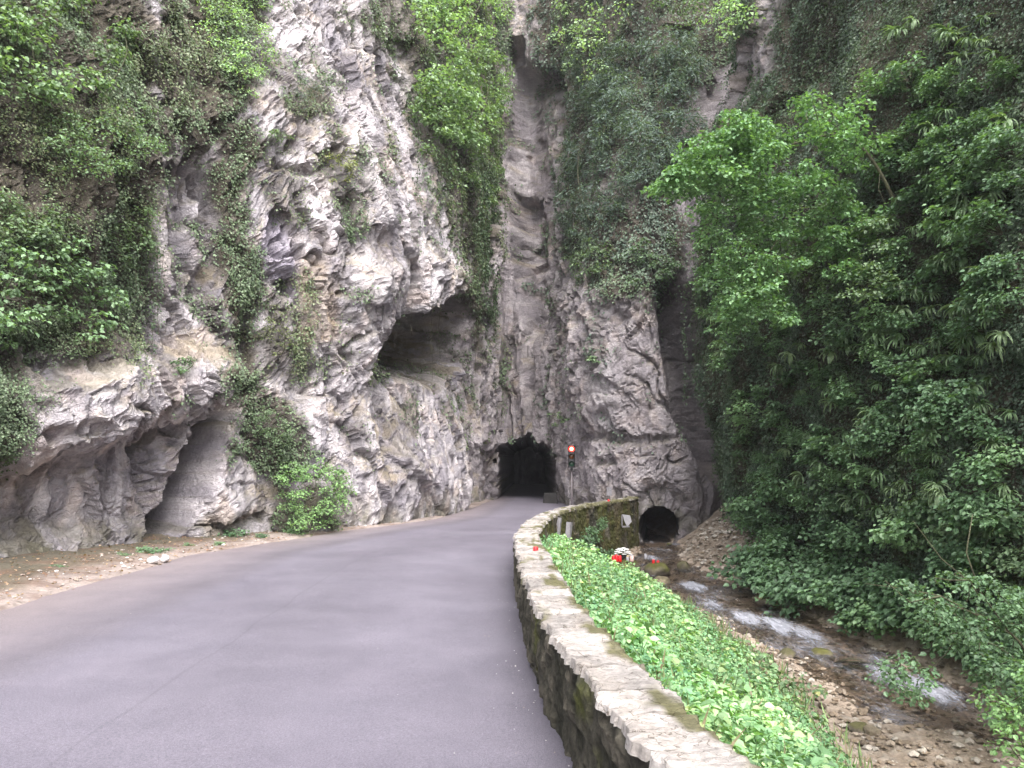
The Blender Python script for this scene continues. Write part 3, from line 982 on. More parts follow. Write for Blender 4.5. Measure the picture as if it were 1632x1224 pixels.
M_WALL = wall_mat()
M_CAP = attr_mat('cap_stone', 0.85, 16.0, 0.9, 0.045)
nt_ = M_CAP.node_tree
b_ = nt_.nodes['Principled BSDF']
src = b_.inputs['Base Color'].links[0].from_socket
wv_ = nd(nt_, 'ShaderNodeTexVoronoi', Scale=4.5)
wv_.feature = 'DISTANCE_TO_EDGE'
mp_ = nd(nt_, 'ShaderNodeVectorMath', operation='MULTIPLY_ADD')
nz_ = nd(nt_, 'ShaderNodeTexNoise', Scale=5.0, Detail=4)
gp_ = geo_pos(nt_)
nt_.links.new(gp_, nz_.inputs['Vector'])
nt_.links.new(nz_.outputs['Color'], mp_.inputs[0])
mp_.inputs[1].default_value = (0.35, 0.35, 0.35)
nt_.links.new(gp_, mp_.inputs[2])
st_ = nd(nt_, 'ShaderNodeMapping')
st_.inputs['Scale'].default_value = (0.7, 1.9, 1.0)
nt_.links.new(mp_.outputs[0], st_.inputs['Vector'])
nt_.links.new(st_.outputs[0], wv_.inputs['Vector'])
cr_ = ramp(nt_, wv_.outputs['Distance'], [(0.0, (0.35, 0.32, 0.28)), (0.022, (1, 1, 1))])
nt_.links.new(mixc(nt_, 1.0, src, cr_, 'MULTIPLY'), b_.inputs['Base Color'])
WH, WT = 0.80, 0.50
i0 = int(np.argmin(np.abs(wall_crv[:, 1] - -3)))
wc = wall_crv[i0:]
wl = np.concatenate([[0], np.cumsum(np.linalg.norm(np.diff(wc, axis=0), axis=1))])
ws = np.arange(0, wl[-1], 0.06)
wpx, wpy = np.interp(ws, wl, wc[:, 0]), np.interp(ws, wl, wc[:, 1])
wtx = np.gradient(wpx)
wty = np.gradient(wpy)
q = np.hypot(wtx, wty)
wnx, wny = wty / q, -wtx / q                        # outward: towards the stream


def wall_pt(s):
    return (np.interp(s, ws, wpx), np.interp(s, ws, wpy), np.interp(s, ws, wnx), np.interp(s, ws, wny))


wall = empty('parapet_wall', (float(wpx[0]), float(wpy[0]), 0))
tag(wall, 'low rough stone parapet wall with pale cap along the road bend', 'wall')
worg = np.array([wpx[0], wpy[0], 0.0])
prof = [(0.0, z) for z in np.arange(-0.25, WH - 0.06, 0.05)] + [(0.02, WH - 0.05)] + [(x, WH - 0.045) for x in (0.15, 0.3, 0.45)] + [(WT - 0.02, WH - 0.05)] + [(WT, z) for z in np.arange(WH - 0.1, -2.4, -0.07)]
prof = np.array(prof)
pl = np.concatenate([[0], np.cumsum(np.linalg.norm(np.diff(prof, axis=0), axis=1))])
SSw, PLw = np.meshgrid(ws, pl)
offx = np.broadcast_to(prof[:, 0][:, None], SSw.shape).copy()
offz = np.broadcast_to(prof[:, 1][:, None], SSw.shape).copy()
fa, ea = facet2(SSw / 0.28 + 0.3 * noise2(SSw * 2, PLw * 2, 140), PLw / 0.20, 141, 0.6, -0.2)
fb, eb = facet2(SSw / 0.10, PLw / 0.08, 142, 0.8, -0.2)
rel_w = 0.045 * fa + 0.025 * fb - 0.03 * sst(0.14, 0.0, ea) + 0.025 * fbm2(SSw * 1.1, PLw * 1.1, 144, 3)
side = np.where(offx < 0.01, -1.0, np.where(offx > WT - 0.01, 1.0, 0.0))
offx += side * rel_w
Vx = wpx[None, :] + wnx[None, :] * offx - worg[0]
Vy = wpy[None, :] + wny[None, :] * offx - worg[1]
wC = np.broadcast_to(c3(0.085, 0.078, 0.062), SSw.shape + (3,)).astype(np.float32)
wC = mixa(wC, c3(0.17, 0.15, 0.12), sst(0.05, 0.5, fa + 0.4 * fbm2(SSw * 2, PLw * 2, 146, 3)) * 0.7)
wC = mixa(wC, c3(0.035, 0.035, 0.025), sst(0.0, 0.5, fbm2(SSw * 1.3, PLw * 1.6, 147, 3)) * 0.8)
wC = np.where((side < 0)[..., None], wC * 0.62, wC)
mossw = sst(-0.1, 0.4, fbm2(SSw * 0.7, PLw * 1.1, 148, 4) + np.where(side > 0, 0.3, -0.42))
wC = mixa(wC, c3(0.075, 0.08, 0.022), mossw * 0.8)
wC = mixa(wC, c3(0.11, 0.085, 0.045), (side > 0) * sst(0.0, 0.5, fbm2(SSw * 3, PLw * 0.3, 149, 3)) * 0.5)
n_r, n_c = SSw.shape
ii = np.arange(n_r * n_c).reshape(n_r, n_c)
F = np.stack([ii[:-1, :-1], ii[:-1, 1:], ii[1:, 1:], ii[1:, :-1]], -1).reshape(-1, 4)
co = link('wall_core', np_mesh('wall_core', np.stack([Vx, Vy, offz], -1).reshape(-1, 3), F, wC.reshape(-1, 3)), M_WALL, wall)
co['label'] = 'dark mossy rubble faces of the wall'
# cap stones, each its own piece
rng = np.random.default_rng(5)
s = 2.0
k = 0
while s < ws[-1] - 0.3:
    L = rng.uniform(0.16, 0.52)
    nu, nv = 8, 11
    u = np.linspace(0, 1, nu)
    v = np.linspace(0, 1, nv)
    hgt = 0.075 + rng.uniform(-0.012, 0.014)
    ext = rng.uniform(-0.02, 0.04)
    exi = rng.uniform(-0.01, 0.025)
    sk = rng.uniform(-0.08, 0.08)
    gap = rng.uniform(0.006, 0.018)
    til = rng.uniform(-0.02, 0.02)
    V, Cc = [], []
    yy0 = wall_pt(s)[1]
    moss_p = 0.30 + 0.67 * float(sst(22, 33, np.array(yy0)))
    tone = rng.uniform(0.72, 1.15)
    for layer in (0, 1):
        for a_ in v:
            for b_ in u:
                e = 0.0
                ss_ = s + gap + (L - 2 * gap) * b_ + sk * (a_ - 0.5) + 0.02 * float(noise2(np.array(a_ * 4 + k * 3.1), np.array(b_ * 0.01 + k), 151)) * (1 if 0 < b_ < 1 else 1)
                ox = -exi + (WT + exi + ext) * a_
                if a_ in (0.0, 1.0):
                    ox += 0.05 * float(noise2(np.array(ss_ * 5.0), np.array(a_ * 7 + 0.3), 152)) + 0.03 * float(noise2(np.array(ss_ * 17.0), np.array(a_ * 7 + 0.3), 153))
                x_, y_, nx_, ny_ = wall_pt(ss_)
                rim = (a_ in (0.0, 1.0)) or (b_ in (0.0, 1.0))
                z_ = WH - 0.055 if layer == 0 else WH - 0.055 + hgt * (1.0 if not rim else 0.86) + til * (a_ - 0.5) * 2 + 0.016 * float(noise2(np.array(ss_ * 6), np.array(ox * 9), 154)) + 0.012 * float(noise2(np.array(ss_ * 19), np.array(ox * 6), 155))
                if layer == 1 and rim:
                    ox = ox + (0.012 if a_ == 0 else -0.012 if a_ == 1 else 0)
                V.append((x_ + nx_ * ox - worg[0], y_ + ny_ * ox - worg[1], z_))
                nn = float(fbm2(np.array(ss_ * 1.7), np.array(ox * 4), 156, 3))
                cc = c3(0.38, 0.35, 0.325) * tone * (1 + 0.25 * nn)
                if nn > 0.18:
                    cc = cc * 0.75 + c3(0.20, 0.16, 0.12) * 0.25
                mm = float(fbm2(np.array(ss_ * 0.9), np.array(ox * 2.5 + 5), 157, 3)) + (0.35 if a_ > 0.7 else -0.1) + (moss_p - 0.3)
                if mm > 0.30:
                    tq = min(1, (mm - 0.30) * 4) * 0.85
                    cc = cc * (1 - tq) + c3(0.10, 0.095, 0.03) * tq
                Cc.append(cc)
    F = []
    n1 = nu * nv
    for a_ in range(nv - 1):
        for b_ in range(nu - 1):
            i = n1 + a_ * nu + b_
            F.append((i, i + 1, i + nu + 1, i + nu))
    ring = [b_ for b_ in range(nu)] + [a_ * nu + nu - 1 for a_ in range(1, nv)] + [(nv - 1) * nu + b_ for b_ in range(nu - 2, -1, -1)] + [a_ * nu for a_ in range(nv - 2, 0, -1)]
    for i in range(len(ring)):
        j = (i + 1) % len(ring)
        F.append((ring[i], ring[j], n1 + ring[j], n1 + ring[i]))
    link('cap_stone', np_mesh('cap_stone', np.array(V), np.array(F), np.array(Cc), False), M_CAP, wall)
    s += L
    k += 1
print('cap stones', k)
# ------------------------------------------------------------------ small things of the place
def paint(name, col, rough=0.5, var=0.15, emit=None, es=0.0, **kw):
    m = simple_mat(name, col, rough, var, 12, 0.15, 0.004, **kw)
    if emit:
        b = m.node_tree.nodes['Principled BSDF']
        b.inputs['Emission Color'].default_value = (*emit, 1)
        b.inputs['Emission Strength'].default_value = es
    return m


M_BLACK = paint('signal_housing', (0.015, 0.015, 0.016), 0.5)
M_GALV = paint('galvanised_pole', (0.10, 0.085, 0.09), 0.5, 0.2)
M_RED_LIT = paint('lit_red_lens', (0.6, 0.02, 0.01), 0.3, emit=(1.0, 0.012, 0.008), es=2.6)
M_RED_CORE = paint('lit_red_bulb', (0.9, 0.3, 0.2), 0.3, emit=(1.0, 0.36, 0.20), es=3.0)
M_AMBER_OFF = paint('unlit_amber_lens', (0.10, 0.03, 0.005), 0.2)
M_GREEN_OFF = paint('unlit_green_lens', (0.01, 0.05, 0.025), 0.2)
M_WHITE = paint('weathered_white_plate', (0.33, 0.32, 0.34), 0.6, 0.2)
M_GREYW = paint('weathered_grey_board', (0.20, 0.19, 0.20), 0.75, 0.25)
M_REDPL = paint('red_candle_plastic', (0.55, 0.015, 0.02), 0.3, 0.2)
M_PINKPL = paint('pale_candle_plastic', (0.60, 0.42, 0.38), 0.4, 0.2)
M_GOLD = paint('candle_lid', (0.45, 0.36, 0.18), 0.35, 0.2)
M_PETAL = paint('white_petal', (0.78, 0.78, 0.76), 0.7, 0.08)
M_STONE = attr_mat('mossy_boulder', 0.85, 7.0, 0.9, 0.05)
M_CONC = paint('concrete_block', (0.028, 0.026, 0.025), 0.9, 0.3)

# traffic light behind the far end of the wall
TL = at_y(911, 735, 31.0)
tl = empty('traffic_light', (TL[0], TL[1], 0.0), math.radians(-4))
tag(tl, 'traffic light on slim grey pole showing red beside the road tunnel', 'traffic light')
MB().tube([(0, 0.10, -0.05), (0, 0.10, 2.15)], 0.030, 10).lathe([(0.11, 0.0), (0.11, 0.05), (0.05, 0.08), (0.04, 0.12)], 12, (0, 0.10, 0)).build('pole', M_GALV, tl, True)
hb = MB().box((-0.135, -0.06, 2.16), (0.135, 0.10, 3.02), 0.03).box((-0.05, 0.04, 2.06), (0.05, 0.14, 2.16), 0.015)
housing = hb.build('housing', M_BLACK, tl)
for zc, mat, nm in ((2.875, M_RED_LIT, 'red_lens'), (2.59, M_AMBER_OFF, 'amber_lens'), (2.305, M_GREEN_OFF, 'green_lens')):
    V, F = [], []
    rings = [(0.105, -0.062), (0.09, -0.078), (0.055, -0.09), (0.0, -0.094)]
    for r, yv in rings:
        for k in range(20):
            a_ = 2 * math.pi * k / 20
            V.append((r * math.cos(a_), yv, zc + r * math.sin(a_)))
    for i in range(3):
        for k in range(20):
            F.append((i * 20 + k, i * 20 + (k + 1) % 20, (i + 1) * 20 + (k + 1) % 20, (i + 1) * 20 + k))
    lens = MB().add(V, F).build(nm, mat, tl, True)
    if nm == 'red_lens':
        lens['label'] = 'lit red lamp'
        V2, F2 = [], []
        for r, yv in ((0.07, -0.0905), (0.045, -0.098), (0.0, -0.101)):
            for k in range(16):
                a_ = 2 * math.pi * k / 16
                V2.append((r * math.cos(a_), yv, zc + r * math.sin(a_)))
        for i in range(2):
            for k in range(16):
                F2.append((i * 16 + k, i * 16 + (k + 1) % 16, (i + 1) * 16 + (k + 1) % 16, (i + 1) * 16 + k))
        MB().add(V2, F2).build('bulb', M_RED_CORE, lens, True)
    V, F = [], []
    n = 15
    for t_ in (0.118, 0.110):
        for yv in (-0.06, -0.24):
            for k in range(n):
                a_ = math.radians(-25 + 230 * k / (n - 1))
                V.append((t_ * math.cos(a_), yv if math.sin(a_) > 0.2 else (-0.06 + (yv + 0.06) * 0.55), zc + t_ * math.sin(a_)))
    for k in range(n - 1):
        F += [(k, k + 1, n + k + 1, n + k), (2 * n + k + 1, 2 * n + k, 3 * n + k, 3 * n + k + 1), (n + k, n + k + 1, 3 * n + k + 1, 3 * n + k)]
    MB().add(V, F).build('visor', M_BLACK, tl, True)

# white plate fixed to the rock behind the wall
q = at_y(971, 783, 36.2)
pw = empty('rock_plate', (q[0], q[1], q[2]), math.radians(-25))
tag(pw, 'small blank white plate on a post against the rock above the mossy wall', 'sign')
MB().box((-0.12, -0.015, -0.19), (0.12, 0.015, 0.19), 0.01).build('plate', M_GREYW, pw)
MB().tube([(0, 0.03, -1.5), (0, 0.03, 0.15)], 0.02, 8).build('post', M_GALV, pw)


def wall_out(y, off=WT):
    s_ = float(np.interp(y, wpy, ws))
    x_, y_, a_, b_ = wall_pt(s_)
    return np.array([x_ + a_ * off, y_ + b_ * off]), math.atan2(b_, a_)


# broken pale plate hanging on the stream side of the wall
(p2, an) = wall_out(33.2, WT + 0.06)
bp = empty('broken_plate', (p2[0] + 0.08, p2[1] - 0.12, 0.02), an + math.pi / 2 - 0.75)
bp.scale = (0.95, 1.0, 0.9)
tag(bp, 'broken white plate hanging crooked on the stream face of the mossy wall', 'plate')
MB().add([(-0.10, 0, 0.28), (0.26, 0, 0.22), (0.34, 0, -0.05), (0.12, 0, -0.28), (-0.02, 0, -0.02), (-0.10, -0.03, 0.28), (0.26, -0.03, 0.22), (0.34, -0.03, -0.05), (0.12, -0.03, -0.28), (-0.02, -0.03, -0.02)],
         [(0, 1, 2, 3, 4), (9, 8, 7, 6, 5)] + [(i, i + 5, (i + 1) % 5 + 5, (i + 1) % 5) for i in range(5)]).build('panel', M_WHITE, bp)
MB().box((-0.14, -0.06, -0.30), (0.22, 0.0, -0.24), 0.01).build('ledge', M_GREYW, bp)
MB().box((-0.16, -0.05, -0.24), (-0.11, 0.0, 0.26), 0.01).build('side_strip', M_GREYW, bp)

# U-shaped frame of pale boards leaning on the bank by the wall
(p3, an) = wall_out(24.6, WT + 0.16)
uf = empty('board_frame', (p3[0], p3[1], 0.08))
uf.rotation_euler = (math.radians(-6), math.radians(4), math.radians(-28))
tag(uf, 'U shaped frame of weathered pale boards standing in the plants by the wall', 'frame')
MB().box((-0.25, -0.05, 0.0), (-0.11, 0.05, 0.62), 0.008).build('board', M_GREYW, uf)
MB().box((0.11, -0.10, -0.12), (0.25, 0.06, 0.52), 0.008).build('board', M_GREYW, uf)
MB().box((-0.11, -0.08, -0.10), (0.11, 0.03, 0.10), 0.008).build('crosspiece', M_GREYW, uf)

# block at the tunnel's right jamb
q = at_y(877, 800, 46.0)
o = MB().box((-0.42, -0.3, 0), (0.42, 0.35, 0.62), 0.06).build('stone_block', M_CONC, None, False, (q[0], q[1], 0.0))
bm_v = o.data.vertices
for v_ in bm_v:
    v_.co.x *= 1 - 0.18 * (v_.co.z > 0.3)
    v_.co.y *= 1 - 0.12 * (v_.co.z > 0.3)
tag(o, 'dark stone block beside the right edge of the tunnel mouth', 'stone block')


# ------------------------------------------------------------------ boulders and stones
def stone_mesh(name, r, seed, n=18, moss=0.5, base=(0.30, 0.26, 0.20), squash=0.7):
    th = np.linspace(0.0, math.pi, n)
    ph = np.linspace(0, 2 * math.pi, 2 * n, endpoint=False)
    T, Ph = np.meshgrid(th, ph, indexing='ij')
    D = np.stack([np.sin(T) * np.cos(Ph), np.sin(T) * np.sin(Ph), np.cos(T)], -1)
    rs = np.random.default_rng(seed)
    R = np.ones(T.shape)
    for _ in range(16):                                # flat fracture planes
        nrm = rs.normal(size=3)
        nrm /= np.linalg.norm(nrm)
        h = rs.uniform(0.62, 0.95)
        dp = D @ nrm
        R = np.minimum(R, np.where(dp > 0.05, h / np.maximum(dp, 0.05), 9))
    R = R * (1 + 0.05 * fbm2(Ph * 2 + seed, T * 3, seed, 3) * np.sin(T))
    V = D * R[..., None] * np.array(r) * np.array([1, 1, squash])
    C_ = np.broadcast_to(c3(*base), V.shape).astype(np.float32)
    up = sst(0.1, 0.8, D[..., 2] + 0.5 * fbm2(Ph * 1.5, T * 2, seed + 5, 3) * np.sin(T))
    C_ = mixa(C_, c3(0.085, 0.085, 0.02), up * moss)
    ii = np.arange(V.shape[0] * V.shape[1]).reshape(V.shape[:2])
    F = np.stack([ii[:-1], np.roll(ii, -1, 1)[:-1], np.roll(ii, -1, 1)[1:], ii[1:]], -1).reshape(-1, 4)[:, ::-1]
    return np_mesh(name, V.reshape(-1, 3), F, C_.reshape(-1, 3), True)


def on_floor(px, py):
    q = at_z(px, py, -1.5)
    for _ in range(8):
        q = at_z(px, py, float(ground_z(np.array(q[0]), np.array(q[1]))))
    return q


BOULD = [((993, 915), (0.62, 0.5, 0.55), 0.85, 'squared mossy boulder carrying the flowers and red candles'),
         ((1048, 918), (0.62, 0.48, 0.36), 0.95, 'rounded boulder thick with brown moss at the stream edge'),
         ((1090, 912), (0.34, 0.3, 0.3), 0.5, 'dark wet boulder between the moss boulder and the gravel'),
         ((1053, 932), (0.42, 0.3, 0.22), 0.35, 'tan boulder lying at the foot of the mossy one'),
         ((1012, 925), (0.2, 0.16, 0.25), 0.0, 'pale chalky stone wedged between the two mossy boulders'),
         ((1152, 905), (0.5, 0.4, 0.3), 0.6, 'low mossy rock on the gravel beyond the stream'),
         ((1215, 958), (0.45, 0.4, 0.22), 0.6, 'flat mossy rock at the right edge of the riffle'),
         ((1310, 1050), (0.42, 0.3, 0.26), 0.9, 'green topped rock in the middle of the stream'),
         ((1255, 1048), (0.5, 0.3, 0.2), 0.6, 'long mossy rock on the gravel bar beside the bank'),
         ((1225, 960), (0.26, 0.2, 0.16), 0.3, 'small brown rock by the flat mossy one'),
         ((1368, 1165), (0.40, 0.28, 0.16), 0.7, 'low mossy rock at the near end of the gravel'),
         ((1390, 1170), (0.22, 0.2, 0.15), 0.1, 'pale brown stone beside the near mossy rock'),
         ((1000, 885), (0.4, 0.3, 0.3), 0.8, 'half sunk mossy rock in the water before the culvert'),
         ((1066, 872), (0.22, 0.2, 0.22), 0.8, 'little mossy rock at the lip of the culvert')]
for i, ((px_, py_), r, ms, lab) in enumerate(BOULD):
    q = on_floor(px_, py_)
    if i == 0:
        r = (0.62, 0.5, max(0.25, (float(at_y(993, 893, q[1] - 0.1)[2]) - q[2]) / 1.12))
    base = (0.40, 0.37, 0.34) if ms == 0 else (0.22, 0.18, 0.13) if i in (3, 11) else (0.13, 0.11, 0.085)
    if i > 4:
        r = tuple(v * 0.72 for v in r)
    o = link('boulder', stone_mesh('boulder', r, 400 + i, 16, ms, base, 1.0), M_STONE, None, (q[0], q[1], q[2] + r[2] * 0.35))
    o.rotation_euler = (0, 0, i * 1.7)
    tag(o, lab, 'boulder')
flower_rock = on_floor(993, 915)
TOPZ = float(at_y(993, 893, flower_rock[1] - 0.1)[2])


def candle(loc, h, r, mat, lid, label, group=None):
    e = empty('grave_candle', loc)
    tag(e, label, 'candle', group)
    MB().lathe([(0.0, 0), (r * 0.9, 0), (r, h * 0.08), (r, h * 0.75), (r * 0.8, h * 0.84)], 12).build('jar', mat, e, True)
    MB().lathe([(r * 0.82, h * 0.83), (r * 0.82, h * 0.92), (r * 0.5, h), (0, h)], 12).build('lid', lid, e, True)
    return e


fx, fy = flower_rock[0], flower_rock[1]
slab_z = TOPZ
for j, (dx, lab) in enumerate(((-0.36, 'leftmost of the red grave candles beside the white flowers'), (-0.25, 'middle one of the red grave candles beside the white flowers'), (-0.14, 'rightmost of the red grave candles beside the white flowers'))):
    candle((fx + dx, fy - 0.30 + 0.03 * (j % 2), slab_z - 0.03), 0.22 + 0.02 * (j % 2), 0.06, M_REDPL, M_REDPL, lab)
candle((fx + 0.12, fy - 0.30, slab_z - 0.02), 0.2, 0.05, M_WHITE, M_GOLD, 'white candle with gold lid under the white flowers')
candle((fx + 0.27, fy - 0.26, slab_z - 0.02), 0.23, 0.07, M_PINKPL, M_WHITE, 'pale pink candle right of the white flowers')
q = on_floor(1029, 905)
candle((q[0], q[1], q[2] + 0.32), 0.2, 0.05, M_WHITE, M_WHITE, 'lone white candle between the two mossy boulders')
q = on_floor(1048, 918)
candle((q[0] - 0.12, q[1] + 0.1, q[2] + 0.36), 0.24, 0.05, M_REDPL, M_WHITE, 'tall red and white candle on the brown moss boulder')
candle((q[0] + 0.04, q[1] + 0.1, q[2] + 0.36), 0.17, 0.055, M_REDPL, M_REDPL, 'short red candle on the brown moss boulder')
fl = empty('flower_bunch', (fx + 0.0, fy + 0.02, slab_z - 0.02))
tag(fl, 'bunch of white flowers in a pot on the squared mossy boulder', 'flowers')
MB().lathe([(0, 0), (0.1, 0), (0.14, 0.2), (0.12, 0.2), (0.0, 0.17)], 12).build('pot', M_CONC, fl, True)
rg = random.Random(4)
st = MB()
for k in range(26):
    a_ = 2.4 * k
    el_ = math.asin(min(1, 0.12 + 0.86 * (k + 0.5) / 26))
    r_ = 0.24 * math.cos(el_)
    c_ = (r_ * math.cos(a_), r_ * math.sin(a_), 0.20 + 0.22 * math.sin(el_) + rg.uniform(-0.02, 0.02))
    st.tube([(0.02 * math.cos(a_), 0.02 * math.sin(a_), 0.15), (c_[0], c_[1], c_[2])], 0.005, 3, False)
    V, F = [(c_[0], c_[1], c_[2] + 0.015)], []
    npet = 9
    for p_ in range(npet):
        b_ = 2 * math.pi * p_ / npet
        rr_ = 0.07
        i0_ = len(V)
        V += [(c_[0] + rr_ * math.cos(b_ - 0.3), c_[1] + rr_ * math.sin(b_ - 0.3), c_[2] + 0.005), (c_[0] + rr_ * 1.2 * math.cos(b_), c_[1] + rr_ * 1.2 * math.sin(b_), c_[2] - 0.012), (c_[0] + rr_ * math.cos(b_ + 0.3), c_[1] + rr_ * math.sin(b_ + 0.3), c_[2] + 0.005)]
        F.append((0, i0_, i0_ + 1, i0_ + 2))
    MB().add(V, F).build('bloom', M_PETAL, fl)
M_STEM = simple_mat('green_stem', (0.06, 0.12, 0.03), 0.6)
st.build('stems', M_STEM, fl)
# two red caps left on the wall
for y_, lab in ((14.4, 'small red plastic lid lying on the pale cap of the wall'), (32.3, 'small red candle stub on the mossy far end of the wall')):
    p_, _ = wall_out(y_, 0.33)
    e = empty('red_lid', (p_[0], p_[1], WH + 0.025))
    tag(e, lab, 'lid')
    MB().lathe([(0.0, 0.07), (0.035, 0.07), (0.045, 0.055), (0.045, 0.0)], 12).build('cap', M_REDPL, e, True)
    MB().lathe([(0.045, 0.012), (0.052, 0.010), (0.052, 0.0), (0.045, 0.0)], 12).build('rim', M_REDPL, e, True)

# loose stones on the gravel, along the verge and the foot of the wall: one spread of small stuff
rng = np.random.default_rng(11)


def pebble_stuff(name, pts, sizes, cols, label, mat):
    base_v = np.array([(1, 0, 0), (-1, 0, 0), (0, 1, 0), (0, -1, 0), (0, 0, 1), (0, 0, -0.6), (0.6, 0.6, 0.5), (-0.6, 0.5, 0.45), (0.5, -0.6, 0.5), (-0.6, -0.6, 0.4)], np.float32)
    tri = np.array([(4, 6, 0), (4, 0, 8), (4, 8, 3), (4, 3, 9), (4, 9, 1), (4, 1, 7), (4, 7, 2), (4, 2, 6), (0, 6, 2), (2, 7, 1), (1, 9, 3), (3, 8, 0)], np.int32)
    n = len(pts)
    ang = rng.uniform(0, 6.28, n)
    sc = sizes[:, None] * rng.uniform(0.6, 1.3, (n, 3)) * np.array([1, 1, 0.65])
    V = base_v[None] * sc[:, None, :] * rng.uniform(0.8, 1.2, (n, 10, 1))
    ca, sa = np.cos(ang)[:, None], np.sin(ang)[:, None]
    X = V[..., 0] * ca - V[..., 1] * sa
    Y = V[..., 0] * sa + V[..., 1] * ca
    V = np.stack([X, Y, V[..., 2]], -1) + pts[:, None, :]
    F = (tri[None] + (np.arange(n) * 10)[:, None, None]).reshape(-1, 3)
    Cc = np.repeat(cols, 10, 0)
    return tag(link(name, np_mesh(name, V.reshape(-1, 3), F, Cc), mat), label, 'stones', None, 'stuff')


def spread(n, ylo, yhi, f):
    y = rng.uniform(ylo, yhi, n)
    x = f(y, n)
    return x, y


x, y = spread(14000, 9, 37, lambda y, n: terp(XB, y) - 0.1 + (np.minimum(terp(XR, y) + 0.9 + 1.4 * (y > 27), 9.5) - terp(XB, y)) * rng.random(n))
z = ground_z(x, y)
sz = 0.014 + 0.085 * rng.random(len(x)) ** 4.5
pc = np.array([(0.28, 0.23, 0.18), (0.20, 0.155, 0.11), (0.37, 0.33, 0.28), (0.14, 0.11, 0.08)], np.float32)[rng.integers(0, 4, len(x))]
cxn = 420                                              # cobble heap between the culvert and the ivy
cy_ = 26.5 + 10 * rng.random(cxn)
cx_ = terp(XR, cy_) - 0.1 + 2.2 * rng.random(cxn)
x, y, z = np.r_[x, cx_], np.r_[y, cy_], np.r_[z, ground_z(cx_, cy_)]
sz = np.r_[sz, 0.04 + 0.14 * rng.random(cxn) ** 3]
pc = np.vstack([pc, np.array([(0.36, 0.31, 0.26), (0.27, 0.22, 0.175), (0.42, 0.38, 0.33)], np.float32)[rng.integers(0, 3, cxn)]])
pebble_stuff('gravel', np.stack([x, y, z + sz * 0.3], -1), sz, pc, 'loose gravel and cobbles along the stream', M_STONE)
x, y = spread(380, 12, 30, lambda y, n: edge_left(y) - 0.1 - 1.6 * rng.random(n) ** 1.3)
z = ground_z(x, y)
sz = 0.012 + 0.05 * rng.random(len(x)) ** 4
pebble_stuff('verge_stones', np.stack([x, y, z + sz * 0.3], -1), sz, np.array([(0.45, 0.40, 0.36), (0.3, 0.24, 0.2), (0.6, 0.57, 0.55)], np.float32)[rng.integers(0, 3, len(x))], 'small stones scattered on the dirt verge under the cliff', M_STONE)
x, y = spread(150, 5, 24, lambda y, n: np.where(rng.random(n) < 0.55, xw(y) - 0.05 - 0.5 * rng.random(n) ** 2, xw(y) - 8 * rng.random(n)))
sz = 0.004 + 0.007 * rng.random(len(x)) ** 2
pebble_stuff('road_grit', np.stack([x, y, 0.055 + 0 * x], -1), sz, np.array([(0.6, 0.57, 0.53), (0.35, 0.28, 0.22), (0.7, 0.68, 0.66)], np.float32)[rng.integers(0, 3, len(x))], 'pale grit lying on the asphalt and along the wall foot', M_STONE)
# two white stones on the verge
for (px_, py_), lab in (((243, 893), 'larger white stone on the dirt verge below the cliff'), ((262, 890), 'smaller white stone beside the larger one on the verge')):
    q = at_z(px_, py_, 0.1)
    o = link('white_stone', stone_mesh('white_stone', (0.16, 0.13, 0.12) if px_ < 250 else (0.12, 0.10, 0.10), 470 + px_, 10, 0.0, (0.66, 0.64, 0.62), 0.9), M_STONE, None, (q[0], q[1], q[2]))
    tag(o, lab, 'stone')
# driftwood by the riffle
dw = empty('driftwood', tuple(on_floor(1345, 1068)))
tag(dw, 'tangle of brown driftwood sticks caught beside the stream', 'driftwood')
for k in range(9):
    a_ = rg.uniform(-0.6, 0.9)
    L = rg.uniform(0.35, 0.9)
    p0 = Vector((rg.uniform(-0.3, 0.3), rg.uniform(-0.2, 0.3), rg.uniform(0.02, 0.12)))
    p1 = p0 + Vector((math.cos(a_) * L, -math.sin(a_) * L, rg.uniform(-0.02, 0.2)))
    MB().tube([p0, p0.lerp(p1, 0.5) + Vector((0, 0, rg.uniform(0.0, 0.08))), p1], [0.022, 0.016, 0.006], 5).build('stick', M_BARK, dw, True)
# ------------------------------------------------------------------ foliage
T_SMALL = (np.array([(0, 0, 0), (0.42, 0.42, 0.10), (1, 0, -0.06), (0.42, -0.42, 0.10)], np.float32), np.array([(0, 1, 2), (0, 2, 3)], np.int32))
T_OVATE = (np.array([(0, 0, 0), (0.16, 0.32, 0.08), (0.52, 0.40, 0.09), (1, 0, -0.12), (0.52, -0.40, 0.09), (0.16, -0.32, 0.08)], np.float32),
           np.array([(0, 1, 2), (0, 2, 3), (0, 3, 4), (0, 4, 5)], np.int32))
T_NARROW = (np.array([(0, 0, 0), (0.4, 0.14, 0.03), (1, 0, -0.08), (0.4, -0.14, 0.03)], np.float32), np.array([(0, 1, 2), (0, 2, 3)], np.int32))


def unit(v):
    return v / (np.linalg.norm(v, axis=-1, keepdims=True) + 1e-9)


def leaf_geo(pos, dirv, nrm, size, col, tmpl):
    V0, F0 = tmpl
    n = unit(nrm)
    d_ = unit(dirv - n * (dirv * n).sum(-1, keepdims=True))
    sd_ = np.cross(n, d_)
    V = pos[:, None, :] + size[:, None, None] * (V0[None, :, 0:1] * d_[:, None, :] + V0[None, :, 1:2] * sd_[:, None, :] + V0[None, :, 2:3] * n[:, None, :])
    F = (F0[None] + (np.arange(len(pos)) * len(V0))[:, None, None]).reshape(-1, 3)
    return V.reshape(-1, 3), F, np.repeat(col, len(V0), 0)


